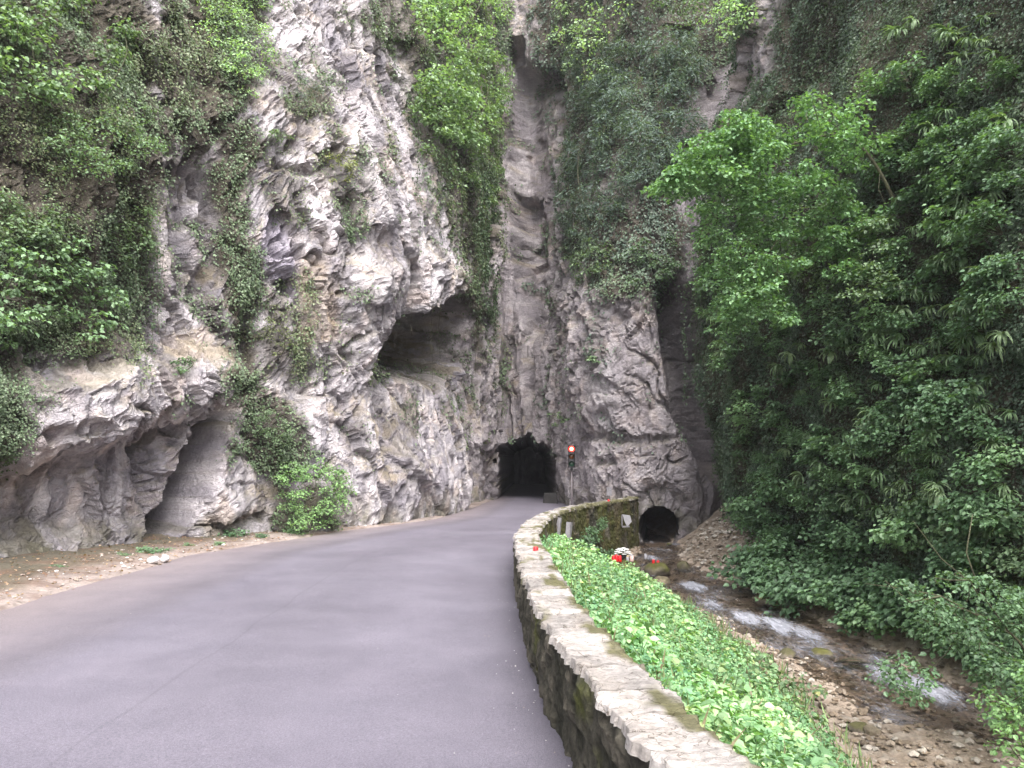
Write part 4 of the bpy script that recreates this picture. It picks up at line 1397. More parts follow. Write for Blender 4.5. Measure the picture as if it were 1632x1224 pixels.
def jitter_col(rng, n, cols, spread_=0.3):
    cols = np.array(cols, np.float32)
    c = cols[rng.integers(0, len(cols), n)]
    return np.clip(c * rng.uniform(1 - spread_, 1 + spread_, (n, 1)), 0.005, 0.6).astype(np.float32)


# --- creeping cover on the rock: ivy, moss, grass tufts, one spread per cliff
area = np.linalg.norm(np.cross(du, dv), axis=-1)
area = np.minimum(area, 0.12)
seen = (QX > -260) & (QX < 1900) & (QY > -260) & (QY < 1300)
clump = fbm2(SS * 0.75, Z * 0.6, 201, 4)
bulge = np.clip(0.15 + 0.75 * fbm2(SS * 0.55, Z * 0.42, 205, 3), 0, 1.0)
tone = fbm2(SS * 0.30, Z * 0.24, 209, 3)


def cover(name, part, lai, cols, label, size0, seed, olive=None, sc=0.0034, hang=0.6, floor_=0.06):
    rng = np.random.default_rng(seed)
    size = np.maximum(size0, sc * QD)
    w = area * part * seen * veg * np.clip(0.55 + 1.1 * clump, floor_, 1.5)
    nleaf = lai * w / (0.42 * size ** 2)
    # sparse growth also in cracks of the bare stone
    flat = nleaf.ravel()
    cnt = rng.poisson(flat)
    idx_ = np.repeat(np.arange(flat.size), cnt)
    n = len(idx_)
    pos = flatP[idx_] + rng.normal(size=(n, 3)) * 0.07
    hn = HN[idx_]
    up = np.array([0, 0, 1.0])
    b = bulge.ravel()[idx_] * np.clip(veg.ravel()[idx_] * 1.2, 0, 1)
    pos = pos + hn * (0.02 + rng.random((n, 1)) ** 0.7 * (0.08 + 0.55 * b[:, None]))
    nr_ = hn * 0.75 + up * 0.55 + rng.normal(size=(n, 3)) * 0.38
    dr = -up * hang + hn * 0.35 + rng.normal(size=(n, 3)) * 0.55
    col = jitter_col(rng, n, cols, 0.35)
    t_ = sst(-0.1, 0.5, tone.ravel()[idx_])
    if olive is not None:
        col = col + (jitter_col(rng, n, olive, 0.3) - col) * (t_ * (rng.random(n) < 0.8))[:, None]
    sz = size.ravel()[idx_] * rng.uniform(0.65, 1.25, n)
    V, F, Cc = leaf_geo(pos, dr, nr_, sz, col, T_SMALL)
    print(name, n)
    return tag(link(name, np_mesh(name, V, F, Cc), M_IVY), label, 'ivy', None, 'stuff')


cover('ivy', isL & (SS < kS[11] - 1.2), 1.9, [(0.085, 0.135, 0.065), (0.11, 0.17, 0.08), (0.135, 0.185, 0.095)],
      'mixed ivy and creepers over the ledges of the left cliff', 0.06, 301, [(0.13, 0.185, 0.075), (0.155, 0.175, 0.085)])
cover('ivy', (SS >= kS[11] - 1.2) & (SS < kS[18]), 1.6, [(0.065, 0.105, 0.075), (0.09, 0.135, 0.09), (0.11, 0.14, 0.105)],
      'dark bluish green creepers over the rock above the culvert', 0.07, 302, [(0.09, 0.135, 0.07)], floor_=0.25)
cover('ivy', isR, 1.7, [(0.055, 0.098, 0.057), (0.074, 0.128, 0.07), (0.10, 0.145, 0.09)],
      'dark ivy carpet hanging down the shaded right cliff', 0.075, 303, [(0.085, 0.135, 0.06)], floor_=0.6)

# --- hanging ivy strands and bare roots
rng = np.random.default_rng(77)
pos_l, dir_l, nrm_l, sz_l, col_l = [], [], [], [], []
roots = MB()


def strand(px, y0, y1, part, leafy=True, out=0.5, dens=26):
    p, h, i = on_rock(px, y0, part)
    p = p + h * out
    dist = project(p[None])[2][0]
    Ln = (y1 - y0) / FPX * dist
    n = int(Ln * dens) + 2
    z = np.sort(rng.uniform(0, Ln, n))
    sway = 0.05 * np.sin(z * 2.1 + px)
    for k in range(n if leafy else 0):
        pos_l.append(p + np.array([sway[k] + rng.normal() * 0.07, rng.normal() * 0.07, -z[k]]))
        dir_l.append(np.array([rng.normal(), rng.normal(), -1.2]))
        nrm_l.append(h + np.array([rng.normal() * 0.5, rng.normal() * 0.5, 0.5]))
        sz_l.append(max(0.07, 0.0034 * dist) * rng.uniform(0.7, 1.2))
        col_l.append(jitter_col(rng, 1, [(0.04, 0.07, 0.03), (0.055, 0.10, 0.04)])[0])
    pts = [Vector(p) + Vector((0.05 * math.sin(t * Ln * 2.1 + px), 0, -t * Ln)) for t in np.linspace(0, 1, 7)]
    roots.tube(pts, [0.006] * 7, 4, False)


for px_ in list(range(744, 777, 3)):
    strand(px_, 250 + rng.uniform(-10, 20), 470 + rng.uniform(-60, 70), isL, True, 0.7, 40)
for px_ in (641, 671, 684, 740, 742):
    strand(px_ + 3, 480, 600 + rng.uniform(-60, 20), isL, False, 0.5)
for px_ in (1075, 1120, 1123, 1128, 1132):
    strand(px_, 465, 590 + rng.uniform(-60, 60), isC | isR, True, 0.5, 22)
for px_ in (655, 690, 700, 720, 780, 790):
    strand(px_, 240, 330 + rng.uniform(-20, 60), isL, True, 0.5, 25)
for px_ in (385, 395, 402, 210, 222, 232, 240, 200):
    strand(px_, 400, 520 + rng.uniform(-40, 60), isL, True, 0.5, 26)
V, F, Cc = leaf_geo(np.array(pos_l), np.array(dir_l), np.array(nrm_l), np.array(sz_l), np.array(col_l), T_SMALL)
tag(link('hanging_ivy', np_mesh('hanging_ivy', V, F, Cc), M_IVY), 'leafy ivy strands hanging free in front of the rock', 'ivy', None, 'stuff')
tag(roots.build('hanging_roots', M_BARK), 'thin bare stems and roots hanging down the rock faces', 'roots', None, 'stuff')


# --- a woody plant: trunk along a path, limbs to leaf clumps, crown of leaves
def plant(name, cat, label, root, path, clumps, leaf=0.10, per=26, rad=0.35, cols=((0.07, 0.13, 0.04),), tmpl=T_OVATE, seed=0, thick=0.06, flat=0.4, group=None, mat=None, droop=0.35, out=None, upn=0.9):
    rng = np.random.default_rng(seed)
    root = np.array(root, float)
    e = empty(name, tuple(root))
    tag(e, label, cat, group)
    path = np.array(path, float) - root
    cl = np.array(clumps, float) - root
    # trunk
    dense = catmull(list(path), 6) if len(path) > 2 else path
    rr_ = np.linspace(thick, thick * 0.35, len(dense))
    # limbs
    lb = MB().tube([tuple(p) for p in dense], list(rr_), 7)
    st_ = len(dense) // 3
    nodes = [dense[k] for k in range(st_, len(dense))]
    order = np.argsort([np.min(np.linalg.norm(dense[st_:] - c, axis=1)) for c in cl])
    for oi_ in order:
        c = cl[oi_]
        dn = np.linalg.norm(np.array(nodes) - c, axis=1)
        a_ = nodes[int(np.argmin(dn))]
        ln = np.linalg.norm(c - a_)
        mid = (a_ + c) / 2 + rng.normal(size=3) * 0.10 * ln
        r0 = min(thick * 0.4, 0.005 + 0.010 * ln)
        lb.tube([tuple(a_), tuple(mid), tuple(c)], [r0, r0 * 0.8, r0 * 0.5], 4, False)
        nodes.append(c)
    lb.build('trunk', M_BARK, e, True)
    # leaves: flattened sprays round each clump
    n = len(cl) * per
    ci = np.repeat(np.arange(len(cl)), per)
    crad = rad * rng.uniform(0.6, 1.35, len(cl))
    off = rng.normal(size=(n, 3))
    off = unit(off) * (rng.random((n, 1)) ** 0.5) * crad[ci][:, None] * np.array([1, 1, flat])
    off[:, 2] -= droop * (off[:, 0] ** 2 + off[:, 1] ** 2) / np.maximum(crad[ci], 0.05)
    pos = cl[ci] + off
    outw = off * np.array([1, 1, 0]) + rng.normal(size=(n, 3)) * 0.12
    nr_ = np.array([0, 0, upn]) + off / crad[ci][:, None] * 0.5 + rng.normal(size=(n, 3)) * 0.38
    if out is not None:
        nr_ = nr_ + np.array(out) * 0.45
    dr = outw + np.array([0, 0, -0.12])
    ctone = rng.uniform(0.72, 1.25, len(cl))
    col = jitter_col(rng, n, cols, 0.28) * ctone[ci][:, None]
    V, F, Cc = leaf_geo(pos, dr, nr_, leaf * rng.uniform(0.65, 1.2, n), col, tmpl)
    link('crown', np_mesh('crown', V, F, Cc), mat or M_LEAF, e)
    return e


def poly_points(poly, n, rng, edge=0.0):
    A = np.array(poly, float)
    lo, hi = A.min(0), A.max(0)
    pts = np.zeros((0, 2))
    while len(pts) < n:
        q_ = rng.uniform(lo, hi, (n * 3, 2))
        pts = np.vstack([pts, q_[poly_sd(poly, q_[:, 0], q_[:, 1]) > edge]])
    return pts[:n]


def crown_at(poly, n, ylo, yhi, seed, part=None, off=(0.2, 1.2)):
    """clump centres: spread through a crown that stands in front of the rock (or between two distances)"""
    rng = np.random.default_rng(seed)
    out_ = []
    for px_, py_ in poly_points(poly, n, rng):
        if part is None:
            out_.append(at_y(px_, py_, rng.uniform(ylo, yhi)))
        else:
            p, h, i = on_rock(px_, py_, part)
            dcam = unit(np.array([0, 0, CAM_H]) - p)
            # stay roughly on the same sight line while moving off the rock
            out_.append(p + (h * 0.4 + dcam * 0.6) * rng.uniform(*off) + np.array([0, 0, 0.0]))
    return np.array(out_)


YG = [(0.20, 0.32, 0.15), (0.245, 0.365, 0.18), (0.155, 0.265, 0.12)]       # spring yellow-green
MG = [(0.12, 0.195, 0.09), (0.155, 0.24, 0.115), (0.09, 0.155, 0.07)]      # mid green
DG = [(0.065, 0.12, 0.05), (0.08, 0.145, 0.06), (0.05, 0.095, 0.042)]     # deep green
BG = [(0.08, 0.125, 0.105), (0.105, 0.155, 0.125), (0.06, 0.10, 0.085)]     # bluish needle green
PG = [(0.09, 0.155, 0.075), (0.115, 0.185, 0.09), (0.07, 0.13, 0.06)]    # pale grey-green

print('plants')
# the maple that leans out from the right cliff
cl = np.vstack([crown_at([(1200, 190), (1290, 150), (1390, 160), (1410, 230), (1330, 290), (1210, 330), (1150, 320)], 80, 18.5, 21.5, 1),
                crown_at([(1055, 300), (1095, 225), (1190, 190), (1240, 230), (1180, 300), (1090, 310)], 85, 18.5, 21.0, 2),
                crown_at([(1042, 300), (1075, 262), (1110, 250), (1100, 285), (1060, 305)], 16, 18.5, 20.0, 6),
                crown_at([(1150, 180), (1200, 175), (1210, 205), (1160, 205)], 10, 18.5, 20.0, 7),
                crown_at([(1110, 330), (1230, 260), (1380, 290), (1330, 400), (1240, 440), (1160, 540), (1125, 450)], 150, 19.5, 22.5, 3),
                crown_at([(1150, 470), (1240, 440), (1265, 500), (1240, 540), (1220, 490), (1160, 560)], 34, 19.0, 22.0, 4),
                crown_at([(1300, 330), (1420, 330), (1430, 430), (1330, 440)], 50, 19.6, 21.4, 5)])
plant('maple_tree', 'tree', 'spring green maple with mossy trunk leaning out from the right cliff', at_y(1455, 390, 20.2),
      [at_y(1455, 390, 20.2), at_y(1425, 320, 19.9), at_y(1390, 255, 19.8), at_y(1345, 215, 19.9), at_y(1280, 225, 20.1), at_y(1200, 250, 20.3)],
      cl, 0.105, 62, 0.36, [(0.085, 0.18, 0.065), (0.11, 0.215, 0.08), (0.06, 0.135, 0.05)], T_OVATE, 21, 0.055, 0.42)
# trees on the middle cliff and along the rim
PL = [
    ('ash_tree', 'tree', 'bright yellow-green young tree on the cliff left of the rock cleft', [(655, 130), (690, 85), (745, 70), (800, 95), (812, 150), (780, 200), (735, 235), (690, 215), (655, 180)], 130, 1.0, (0.6, 2.4), isL, YG, 0.17, 0.62, 44, (735, 230)),
    ('rim_tree', 'tree', 'pale spring tree at the top edge left of the dark notch', [(645, -60), (810, -60), (800, 40), (745, 85), (680, 60), (640, 20)], 80, 1.0, (0.5, 2.2), isL, YG, 0.17, 0.65, 40, (720, 60)),
    ('cliff_shrub', 'shrub', 'mid green shrub mass below the bright tree beside the cleft', [(665, 220), (740, 235), (805, 190), (800, 300), (770, 330), (715, 290), (680, 260)], 50, 1.0, (0.3, 1.2), isL, MG, 0.14, 0.5, 24, (745, 320)),
    ('overhanging_tree', 'tree', 'thin leafed tree reaching in from the top above the cleft', [(850, -60), (1000, -60), (1010, 30), (975, 130), (935, 110), (880, 50)], 46, 1.0, (1.0, 4.0), SS > kS[10], YG, 0.16, 0.6, 22, (1010, 10)),
    ('overhanging_tree', 'tree', 'loose light green branches at the top right of the cleft', [(990, -60), (1130, -60), (1120, 30), (1060, 60), (1000, 50)], 34, 1.0, (0.8, 3.0), SS > kS[10], PG, 0.15, 0.6, 22, (1090, 40)),
    ('beech_tree', 'tree', 'bright leafy branches overhanging the pale rock at the top right', [(1095, -60), (1240, -60), (1200, 40), (1165, 95), (1150, 60), (1105, 45)], 46, 1.0, (0.6, 2.2), isC | isR, YG, 0.13, 0.45, 26, (1215, 10)),
    ('yew_tree', 'tree', 'dark blue-green yew filling the rock above the culvert', [(990, 60), (1110, 50), (1120, 160), (1085, 260), (1010, 290), (960, 220), (960, 130)], 192, 1.0, (0.2, 2.2), SS > kS[10], BG, 0.24, 0.6, 55, (1060, 250)),
    ('yew_tree', 'tree', 'lower drooping yew beside the grey rock column', [(895, 230), (960, 190), (1010, 280), (985, 350), (920, 380), (890, 320)], 88, 1.0, (0.2, 1.4), SS > kS[10], BG, 0.22, 0.5, 50, (940, 350)),
    ('yew_tree', 'tree', 'upper yew under the pale overhanging tree', [(905, 70), (990, 50), (1000, 150), (950, 190), (915, 160)], 72, 1.0, (0.2, 1.8), SS > kS[10], BG, 0.22, 0.55, 50, (960, 160)),
    ('cliff_shrub', 'shrub', 'green shrub on the ledge above the dark recess', [(895, 385), (960, 375), (985, 420), (960, 455), (905, 430)], 34, 1.0, (0.2, 0.9), isC, MG, 0.13, 0.42, 24, (940, 440)),
    ('cliff_shrub', 'shrub', 'drooping shrub hanging over the lip of the dark recess', [(985, 400), (1080, 360), (1090, 420), (1050, 460), (1000, 450)], 34, 1.0, (0.2, 0.9), isC, DG, 0.13, 0.42, 24, (1040, 430)),
    # left cliff
    ('hazel_bush', 'shrub', 'yellow-green bush at the top edge beside the bare pale rock', [(305, -60), (425, -60), (425, 100), (400, 170), (350, 110), (310, 60)], 95, 1.0, (0.2, 1.3), isL, YG, 0.085, 0.34, 28, (375, 150)),
    ('hazel_bush', 'shrub', 'pale green fine leafed bush jutting from the left cliff', [(55, 215), (90, 185), (165, 170), (215, 165), (250, 215), (235, 250), (150, 275), (75, 270)], 80, 1.0, (0.3, 1.4), isL, PG, 0.075, 0.33, 30, (190, 260)),
    ('broadleaf_bush', 'shrub', 'big leafed bush sprawling on the lower ledge at the left edge', [(-40, 390), (60, 370), (130, 385), (180, 440), (185, 530), (120, 545), (60, 500), (20, 545), (-40, 560)], 80, 1.0, (0.2, 1.0), isL, [(0.13, 0.235, 0.105), (0.165, 0.28, 0.13), (0.10, 0.185, 0.08)], 0.12, 0.32, 24, (90, 470)),
    ('broadleaf_bush', 'shrub', 'dark leafy bush high at the left edge', [(-40, 20), (60, 10), (100, 80), (95, 150), (60, 170), (-40, 150)], 55, 1.0, (0.2, 1.0), isL, MG, 0.12, 0.34, 24, (40, 140)),
    ('broadleaf_bush', 'shrub', 'leafy bush at the top left corner with pale leaf tips', [(-40, -70), (150, -70), (130, 20), (60, 45), (-40, 40)], 50, 1.0, (0.2, 1.0), isL, MG, 0.12, 0.34, 24, (60, 40)),
    ('broadleaf_bush', 'shrub', 'leafy tuft right of the dark bush near the top left', [(110, 120), (190, 30), (230, 40), (200, 100), (150, 150)], 30, 1.0, (0.2, 0.8), isL, MG, 0.11, 0.3, 24, (170, 130)),
    ('broadleaf_bush', 'shrub', 'green bush hanging at mid height near the left edge', [(-40, 300), (70, 320), (120, 360), (60, 400), (-40, 380)], 45, 1.0, (0.2, 0.9), isL, MG, 0.10, 0.32, 24, (40, 360)),
    ('broadleaf_bush', 'shrub', 'small bush with fresh leaves above the grey hollow', [(170, 350), (235, 330), (245, 400), (205, 430), (170, 400)], 28, 1.0, (0.2, 0.7), isL, MG, 0.10, 0.28, 24, (205, 400)),
    ('cliff_shrub', 'shrub', 'dark round evergreen shrub alone on the bare pale rock', [(458, 125), (505, 122), (518, 160), (495, 180), (460, 172)], 30, 1.0, (0.2, 0.8), isL, BG, 0.09, 0.26, 30, (488, 172)),
    ('cliff_shrub', 'shrub', 'tuft of light grass and leaves on the pale rock face', [(512, 245), (560, 235), (575, 280), (545, 295), (515, 280)], 20, 1.0, (0.1, 0.5), isL, [(0.17, 0.20, 0.07), (0.2, 0.21, 0.09)], 0.08, 0.25, 26, (545, 285)),
    ('cliff_shrub', 'shrub', 'tiny green tuft on the ledge above the curved crack', [(425, 210), (455, 205), (470, 240), (450, 250)], 12, 1.0, (0.1, 0.4), isL, MG, 0.07, 0.22, 24, (450, 240)),
    ('bramble_bush', 'shrub', 'bright green bush at the foot of the left cliff by the road', [(440, 745), (480, 728), (545, 738), (550, 790), (520, 830), (470, 850), (440, 800)], 95, 1.0, (0.5, 1.3), isL, [(0.15, 0.29, 0.085), (0.19, 0.34, 0.10), (0.115, 0.225, 0.07)], 0.085, 0.28, 30, (490, 840)),
    ('bramble_bush', 'shrub', 'mossy green patch of leaves above the roadside bush', [(400, 645), (440, 655), (470, 700), (450, 720), (405, 690)], 40, 1.0, (0.4, 0.9), isL, MG, 0.07, 0.24, 26, (440, 710)),
    ('cliff_shrub', 'shrub', 'straggling olive plant below the striped grey hollow', [(415, 490), (460, 480), (475, 540), (440, 570), (415, 540)], 22, 1.0, (0.1, 0.5), isL, [(0.12, 0.155, 0.05), (0.15, 0.17, 0.07)], 0.07, 0.26, 26, (445, 560)),
    ('cliff_shrub', 'shrub', 'little dark leaved plant on the lip of the overhang', [(277, 570), (305, 566), (308, 588), (282, 596)], 10, 1.0, (0.05, 0.3), isL, DG, 0.09, 0.18, 20, (292, 590)),
    ('cliff_shrub', 'shrub', 'small green plant growing on the pale rock right of the signal', [(875, 655), (900, 650), (905, 668), (882, 672)], 8, 1.0, (0.05, 0.3), SS > kS[11], MG, 0.11, 0.25, 22, (890, 668)),
    ('cliff_shrub', 'shrub', 'round green tuft on the swirling rock right of the corner', [(933, 562), (950, 562), (950, 580), (935, 580)], 7, 1.0, (0.05, 0.3), isC, MG, 0.11, 0.2, 22, (942, 578)),
    ('hazel_bush', 'shrub', 'mid green bush behind the trunk of the leaning maple', [(1270, 300), (1440, 330), (1450, 460), (1340, 500), (1250, 420)], 110, 1.0, (0.4, 1.6), isR, MG, 0.10, 0.36, 30, (1400, 440)),
    ('hazel_bush', 'shrub', 'hanging green bush under the left end of the maple crown', [(1110, 380), (1180, 350), (1250, 420), (1240, 500), (1170, 560), (1130, 500)], 90, 1.0, (0.3, 1.6), isR, [(0.075, 0.155, 0.065), (0.10, 0.19, 0.08)], 0.12, 0.42, 30, (1190, 440)),
    # foot of the right cliff
    ('bramble_bush', 'shrub', 'large bramble mass tumbling down beside the culvert rock', [(1165, 800), (1225, 770), (1270, 860), (1290, 950), (1240, 965), (1200, 915), (1175, 860)], 110, 1.0, (0.2, 1.2), isR, [(0.085, 0.18, 0.075), (0.105, 0.205, 0.085), (0.065, 0.14, 0.06)], 0.11, 0.36, 26, (1235, 930)),
    ('bramble_bush', 'shrub', 'bramble bush overhanging the riffle of the stream', [(1270, 880), (1350, 850), (1420, 900), (1400, 950), (1330, 965), (1280, 955)], 70, 1.0, (0.2, 1.0), isR, [(0.085, 0.18, 0.075), (0.105, 0.205, 0.085), (0.065, 0.14, 0.06)], 0.10, 0.32, 26, (1340, 940)),
    ('broadleaf_bush', 'shrub', 'broad leafed bush on the right slope above the bramble', [(1370, 820), (1480, 780), (1560, 800), (1560, 860), (1450, 880), (1380, 870)], 70, 1.0, (0.2, 0.9), isR, MG, 0.11, 0.3, 24, (1460, 860)),
    ('broadleaf_bush', 'shrub', 'green bush in the middle of the fern slope', [(1260, 770), (1350, 760), (1380, 800), (1300, 830)], 40, 1.0, (0.2, 0.8), isR, DG, 0.11, 0.3, 24, (1320, 810)),
    ('broadleaf_bush', 'shrub', 'leafy bush near the right edge above the stream', [(1530, 840), (1660, 800), (1680, 930), (1560, 930)], 55, 1.0, (0.2, 0.9), isR, MG, 0.10, 0.3, 24, (1610, 900)),
]
for i, (nm, cat, lab, poly, ncl, _, off, part, cols, leaf, rad, per, rootpx) in enumerate(PL):
    cl = crown_at(poly, ncl, 0, 0, 500 + i, part, off)
    rp, rh, _i = on_rock(rootpx[0], rootpx[1], part)
    top_ = cl[np.argsort(cl[:, 2])[-max(3, len(cl) // 3):]].mean(0)
    mid = (rp + top_) / 2 + rh * 0.4
    needle = nm == 'yew_tree' or 'evergreen' in lab
    plant(nm, cat, lab, rp - rh * 0.2, [rp - rh * 0.2, rp + rh * 0.25, mid, top_], cl, leaf, per, rad, cols, T_NARROW if needle else T_OVATE if leaf > 0.1 else T_SMALL, 600 + i, 0.045 if cat == 'tree' else 0.02, 0.5 if needle else 0.38, None, None, 0.8 if needle else 0.35, rh * 0.6)

# pale shrub leaning over the stream in the right foreground
cl = np.vstack([crown_at([(1430, 925), (1530, 910), (1700, 940), (1700, 1040), (1560, 1050), (1460, 1000)], 95, 12.2, 14.2, 31),
                crown_at([(1390, 1060), (1460, 1030), (1500, 1090), (1450, 1110), (1400, 1095)], 16, 12.0, 13.2, 32),
                crown_at([(1540, 1050), (1700, 1020), (1700, 1120), (1600, 1160), (1570, 1110)], 50, 11.6, 13.6, 33)])
r_ = at_y(1660, 1110, 13.0)
plant('elder_shrub', 'shrub', 'pale green shrub leaning over the stream at the right edge', (r_[0], r_[1], ground_z(np.array(r_[0]), np.array(r_[1]))),
      [(r_[0], r_[1], float(ground_z(np.array(r_[0]), np.array(r_[1])))), at_y(1640, 1050, 13.1), at_y(1580, 990, 13.1), at_y(1500, 960, 13.0)],
      cl, 0.075, 34, 0.26, [(0.075, 0.15, 0.065), (0.095, 0.18, 0.08), (0.055, 0.115, 0.05)], T_OVATE, 701, 0.03, 0.4)
cl = crown_at([(1560, 1090), (1640, 1060), (1720, 1080), (1720, 1240), (1620, 1240), (1590, 1150)], 50, 10.6, 11.6, 34)
r_ = at_y(1690, 1200, 11.2)
plant('elder_shrub', 'shrub', 'low green shrub in the bottom right corner by the water', r_, [r_, at_y(1670, 1160, 11.2), at_y(1640, 1110, 11.1)],
      cl, 0.07, 30, 0.22, [(0.085, 0.18, 0.05), (0.11, 0.21, 0.06)], T_OVATE, 702, 0.02, 0.4)
# bare twigs sticking out over the water
tw = empty('dry_branch', tuple(at_y(1610, 1010, 13.2)))
tag(tw, 'bare brown branch slanting out over the stream from the pale shrub', 'branch')
og = at_y(1610, 1010, 13.2)
for pts in ([(1610, 1010), (1560, 940), (1500, 890), (1455, 830)], [(1560, 940), (1540, 880), (1550, 820)], [(1610, 1010), (1500, 950), (1440, 938), (1378, 930)], [(1500, 950), (1450, 960), (1410, 925)]):
    MB().tube([tuple(at_y(a_, b_, 13.0 + 0.1 * k) - og) for k, (a_, b_) in enumerate(pts)], [0.014, 0.011, 0.008, 0.004][:len(pts)], 5).build('twig', M_BARK, tw, True)

# --- ferns and small bushes on the shaded slope: copies of a few plants
print('ferns')


def fern_mesh(seed, n=16, L=0.48, w=0.062):
    rs = random.Random(seed)
    mb_v, mb_f, cc = [], [], []
    for k in range(n):
        a_ = rs.uniform(-1.9, 1.9)                     # fan round -Y, away from the rock
        l_ = L * rs.uniform(0.6, 1.15)
        el = rs.uniform(-0.5, 0.9)
        ww = w * rs.uniform(0.7, 1.1)
        p = Vector((0, 0, 0))
        dx, dy = math.sin(a_), -math.cos(a_)
        sd_ = Vector((-dy, dx, 0)) * ww
        tone_ = rs.uniform(0.75, 1.3)
        i0_ = len(mb_v)
        N = 5
        for s_ in range(N + 1):
            t_ = s_ / N
            wd = [0.35, 0.9, 1.0, 0.9, 0.6, 0.03][s_]
            mb_v += [p - sd_ * wd * 0.5 + Vector((0, 0, 0.012)), p.copy(), p + sd_ * wd * 0.5 + Vector((0, 0, 0.012))]
            cc += [(tone_, tone_, tone_)] * 3
            ang = el - t_ * rs.uniform(1.5, 2.1)
            p = p + Vector((dx * math.cos(ang), dy * math.cos(ang), math.sin(ang))) * (l_ / N)
        for s_ in range(N):
            b_ = i0_ + s_ * 3
            mb_f += [(b_, b_ + 1, b_ + 4, b_ + 3), (b_ + 1, b_ + 2, b_ + 5, b_ + 4)]
    return np_mesh('frond', np.array(mb_v), np.array(mb_f), np.array(cc))


def bush_mesh(seed, r=0.45, nc_=16, per=20, leaf=0.11):
    rs = np.random.default_rng(seed)
    cl_ = rs.normal(size=(nc_, 3))
    cl_ = unit(cl_) * rs.uniform(0.4, 1.0, (nc_, 1)) * r * np.array([1.2, 0.7, 0.7]) + np.array([0, -r * 0.6, r * 0.3])
    n = nc_ * per
    ci = np.repeat(np.arange(nc_), per)
    off = unit(rs.normal(size=(n, 3))) * rs.random((n, 1)) ** 0.5 * r * 0.5 * np.array([1, 1, 0.4])
    V, F, Cc = leaf_geo(cl_[ci] + off, off * np.array([1, 1, 0]) + rs.normal(size=(n, 3)) * 0.1 + np.array([0, -0.05, -0.1]), np.array([0, -0.35, 0.9]) + rs.normal(size=(n, 3)) * 0.35, leaf * rs.uniform(0.6, 1.2, n), (rs.uniform(0.7, 1.3, (n, 1)) * np.ones((1, 3)) * rs.uniform(0.8, 1.2, nc_)[ci][:, None]).astype(np.float32), T_OVATE)
    me_l = np_mesh('leaves', V, F, Cc)
    s_ = MB()
    for c in cl_:
        s_.tube([(0, 0.05, -0.05), tuple(c * 0.5 + np.array([0, 0, 0.05])), tuple(c)], [0.012, 0.008, 0.003], 4, False)
    return me_l, s_.mesh('stems', True)


def tinted_leaf(name, cols, trans=0.25):
    m = leaf_mat(name, trans, 0.45)
    nt = m.node_tree
    at = [n for n in nt.nodes if n.type == 'ATTRIBUTE'][0]
    oi = [n for n in nt.nodes if n.type == 'OBJECT_INFO'][0]
    cr = ramp(nt, oi.outputs['Random'], [(k / (len(cols) - 1), c) for k, c in enumerate(cols)])
    mul = mixc(nt, 1.0, at.outputs['Color'], cr, 'MULTIPLY')
    for l in list(nt.links):
        if l.from_node == at and l.to_node.type == 'MIX' and l.to_socket.node.outputs[2] is not None and l.to_node != mul.node:
            nt.links.new(mul, l.to_socket)
    return m


M_FERN = tinted_leaf('fern_frond', [(0.095, 0.17, 0.065), (0.085, 0.155, 0.06), (0.125, 0.185, 0.085), (0.075, 0.135, 0.05)])
M_BUSH = tinted_leaf('bush_leaf', [(0.07, 0.15, 0.065), (0.09, 0.18, 0.075), (0.065, 0.13, 0.06), (0.11, 0.20, 0.08)])
fern_p = [fern_mesh(800 + k, 17 + 2 * k) for k in range(5)]
for m_ in fern_p:
    m_.materials.append(M_FERN)
bush_p = [bush_mesh(820 + k, 0.42 + 0.05 * k) for k in range(5)]
for a_, b_ in bush_p:
    a_.materials.append(M_BUSH)
    b_.materials.append(M_BARK)
rng = np.random.default_rng(99)


def zone(px, py):
    row = 'at the top' if py < 220 else 'high up' if py < 420 else 'at mid height' if py < 590 else 'below mid height' if py < 730 else 'low down'
    colm = 'near the ivy curtain' if px < 1300 else 'left of the middle' if px < 1420 else 'right of the middle' if px < 1530 else 'by the right edge'
    return row, colm


def place(px, py, part, sc, kind, label, group, k):
    row, colm = zone(px, py)
    label = '%s, %s, %s' % (label, row, colm)
    group = '%s, %s, %s' % (group, row, colm)
    p, h, i = on_rock(px, py, part)
    out_ = (0.40 if kind == 'fern' else 0.22) + 0.55 * float(bulge.ravel()[i])
    p = p + h * out_
    rz = math.atan2(h[1], h[0]) + math.pi / 2 + rng.uniform(-0.5, 0.5)
    if kind == 'fern':
        o = link('fern', fern_p[k % 5], None, None, tuple(p))
        o.rotation_euler = (rng.uniform(-0.2, 0.3), rng.uniform(-0.3, 0.3), rz)
        o.scale = (sc, sc, sc)
        tag(o, label, 'fern', group)
    else:
        e = empty('small_bush', tuple(p), rz)
        e.scale = (sc, sc, sc)
        tag(e, label, 'shrub', group)
        link('leaves', bush_p[k % 5][0], None, e)
        link('stems', bush_p[k % 5][1], None, e)


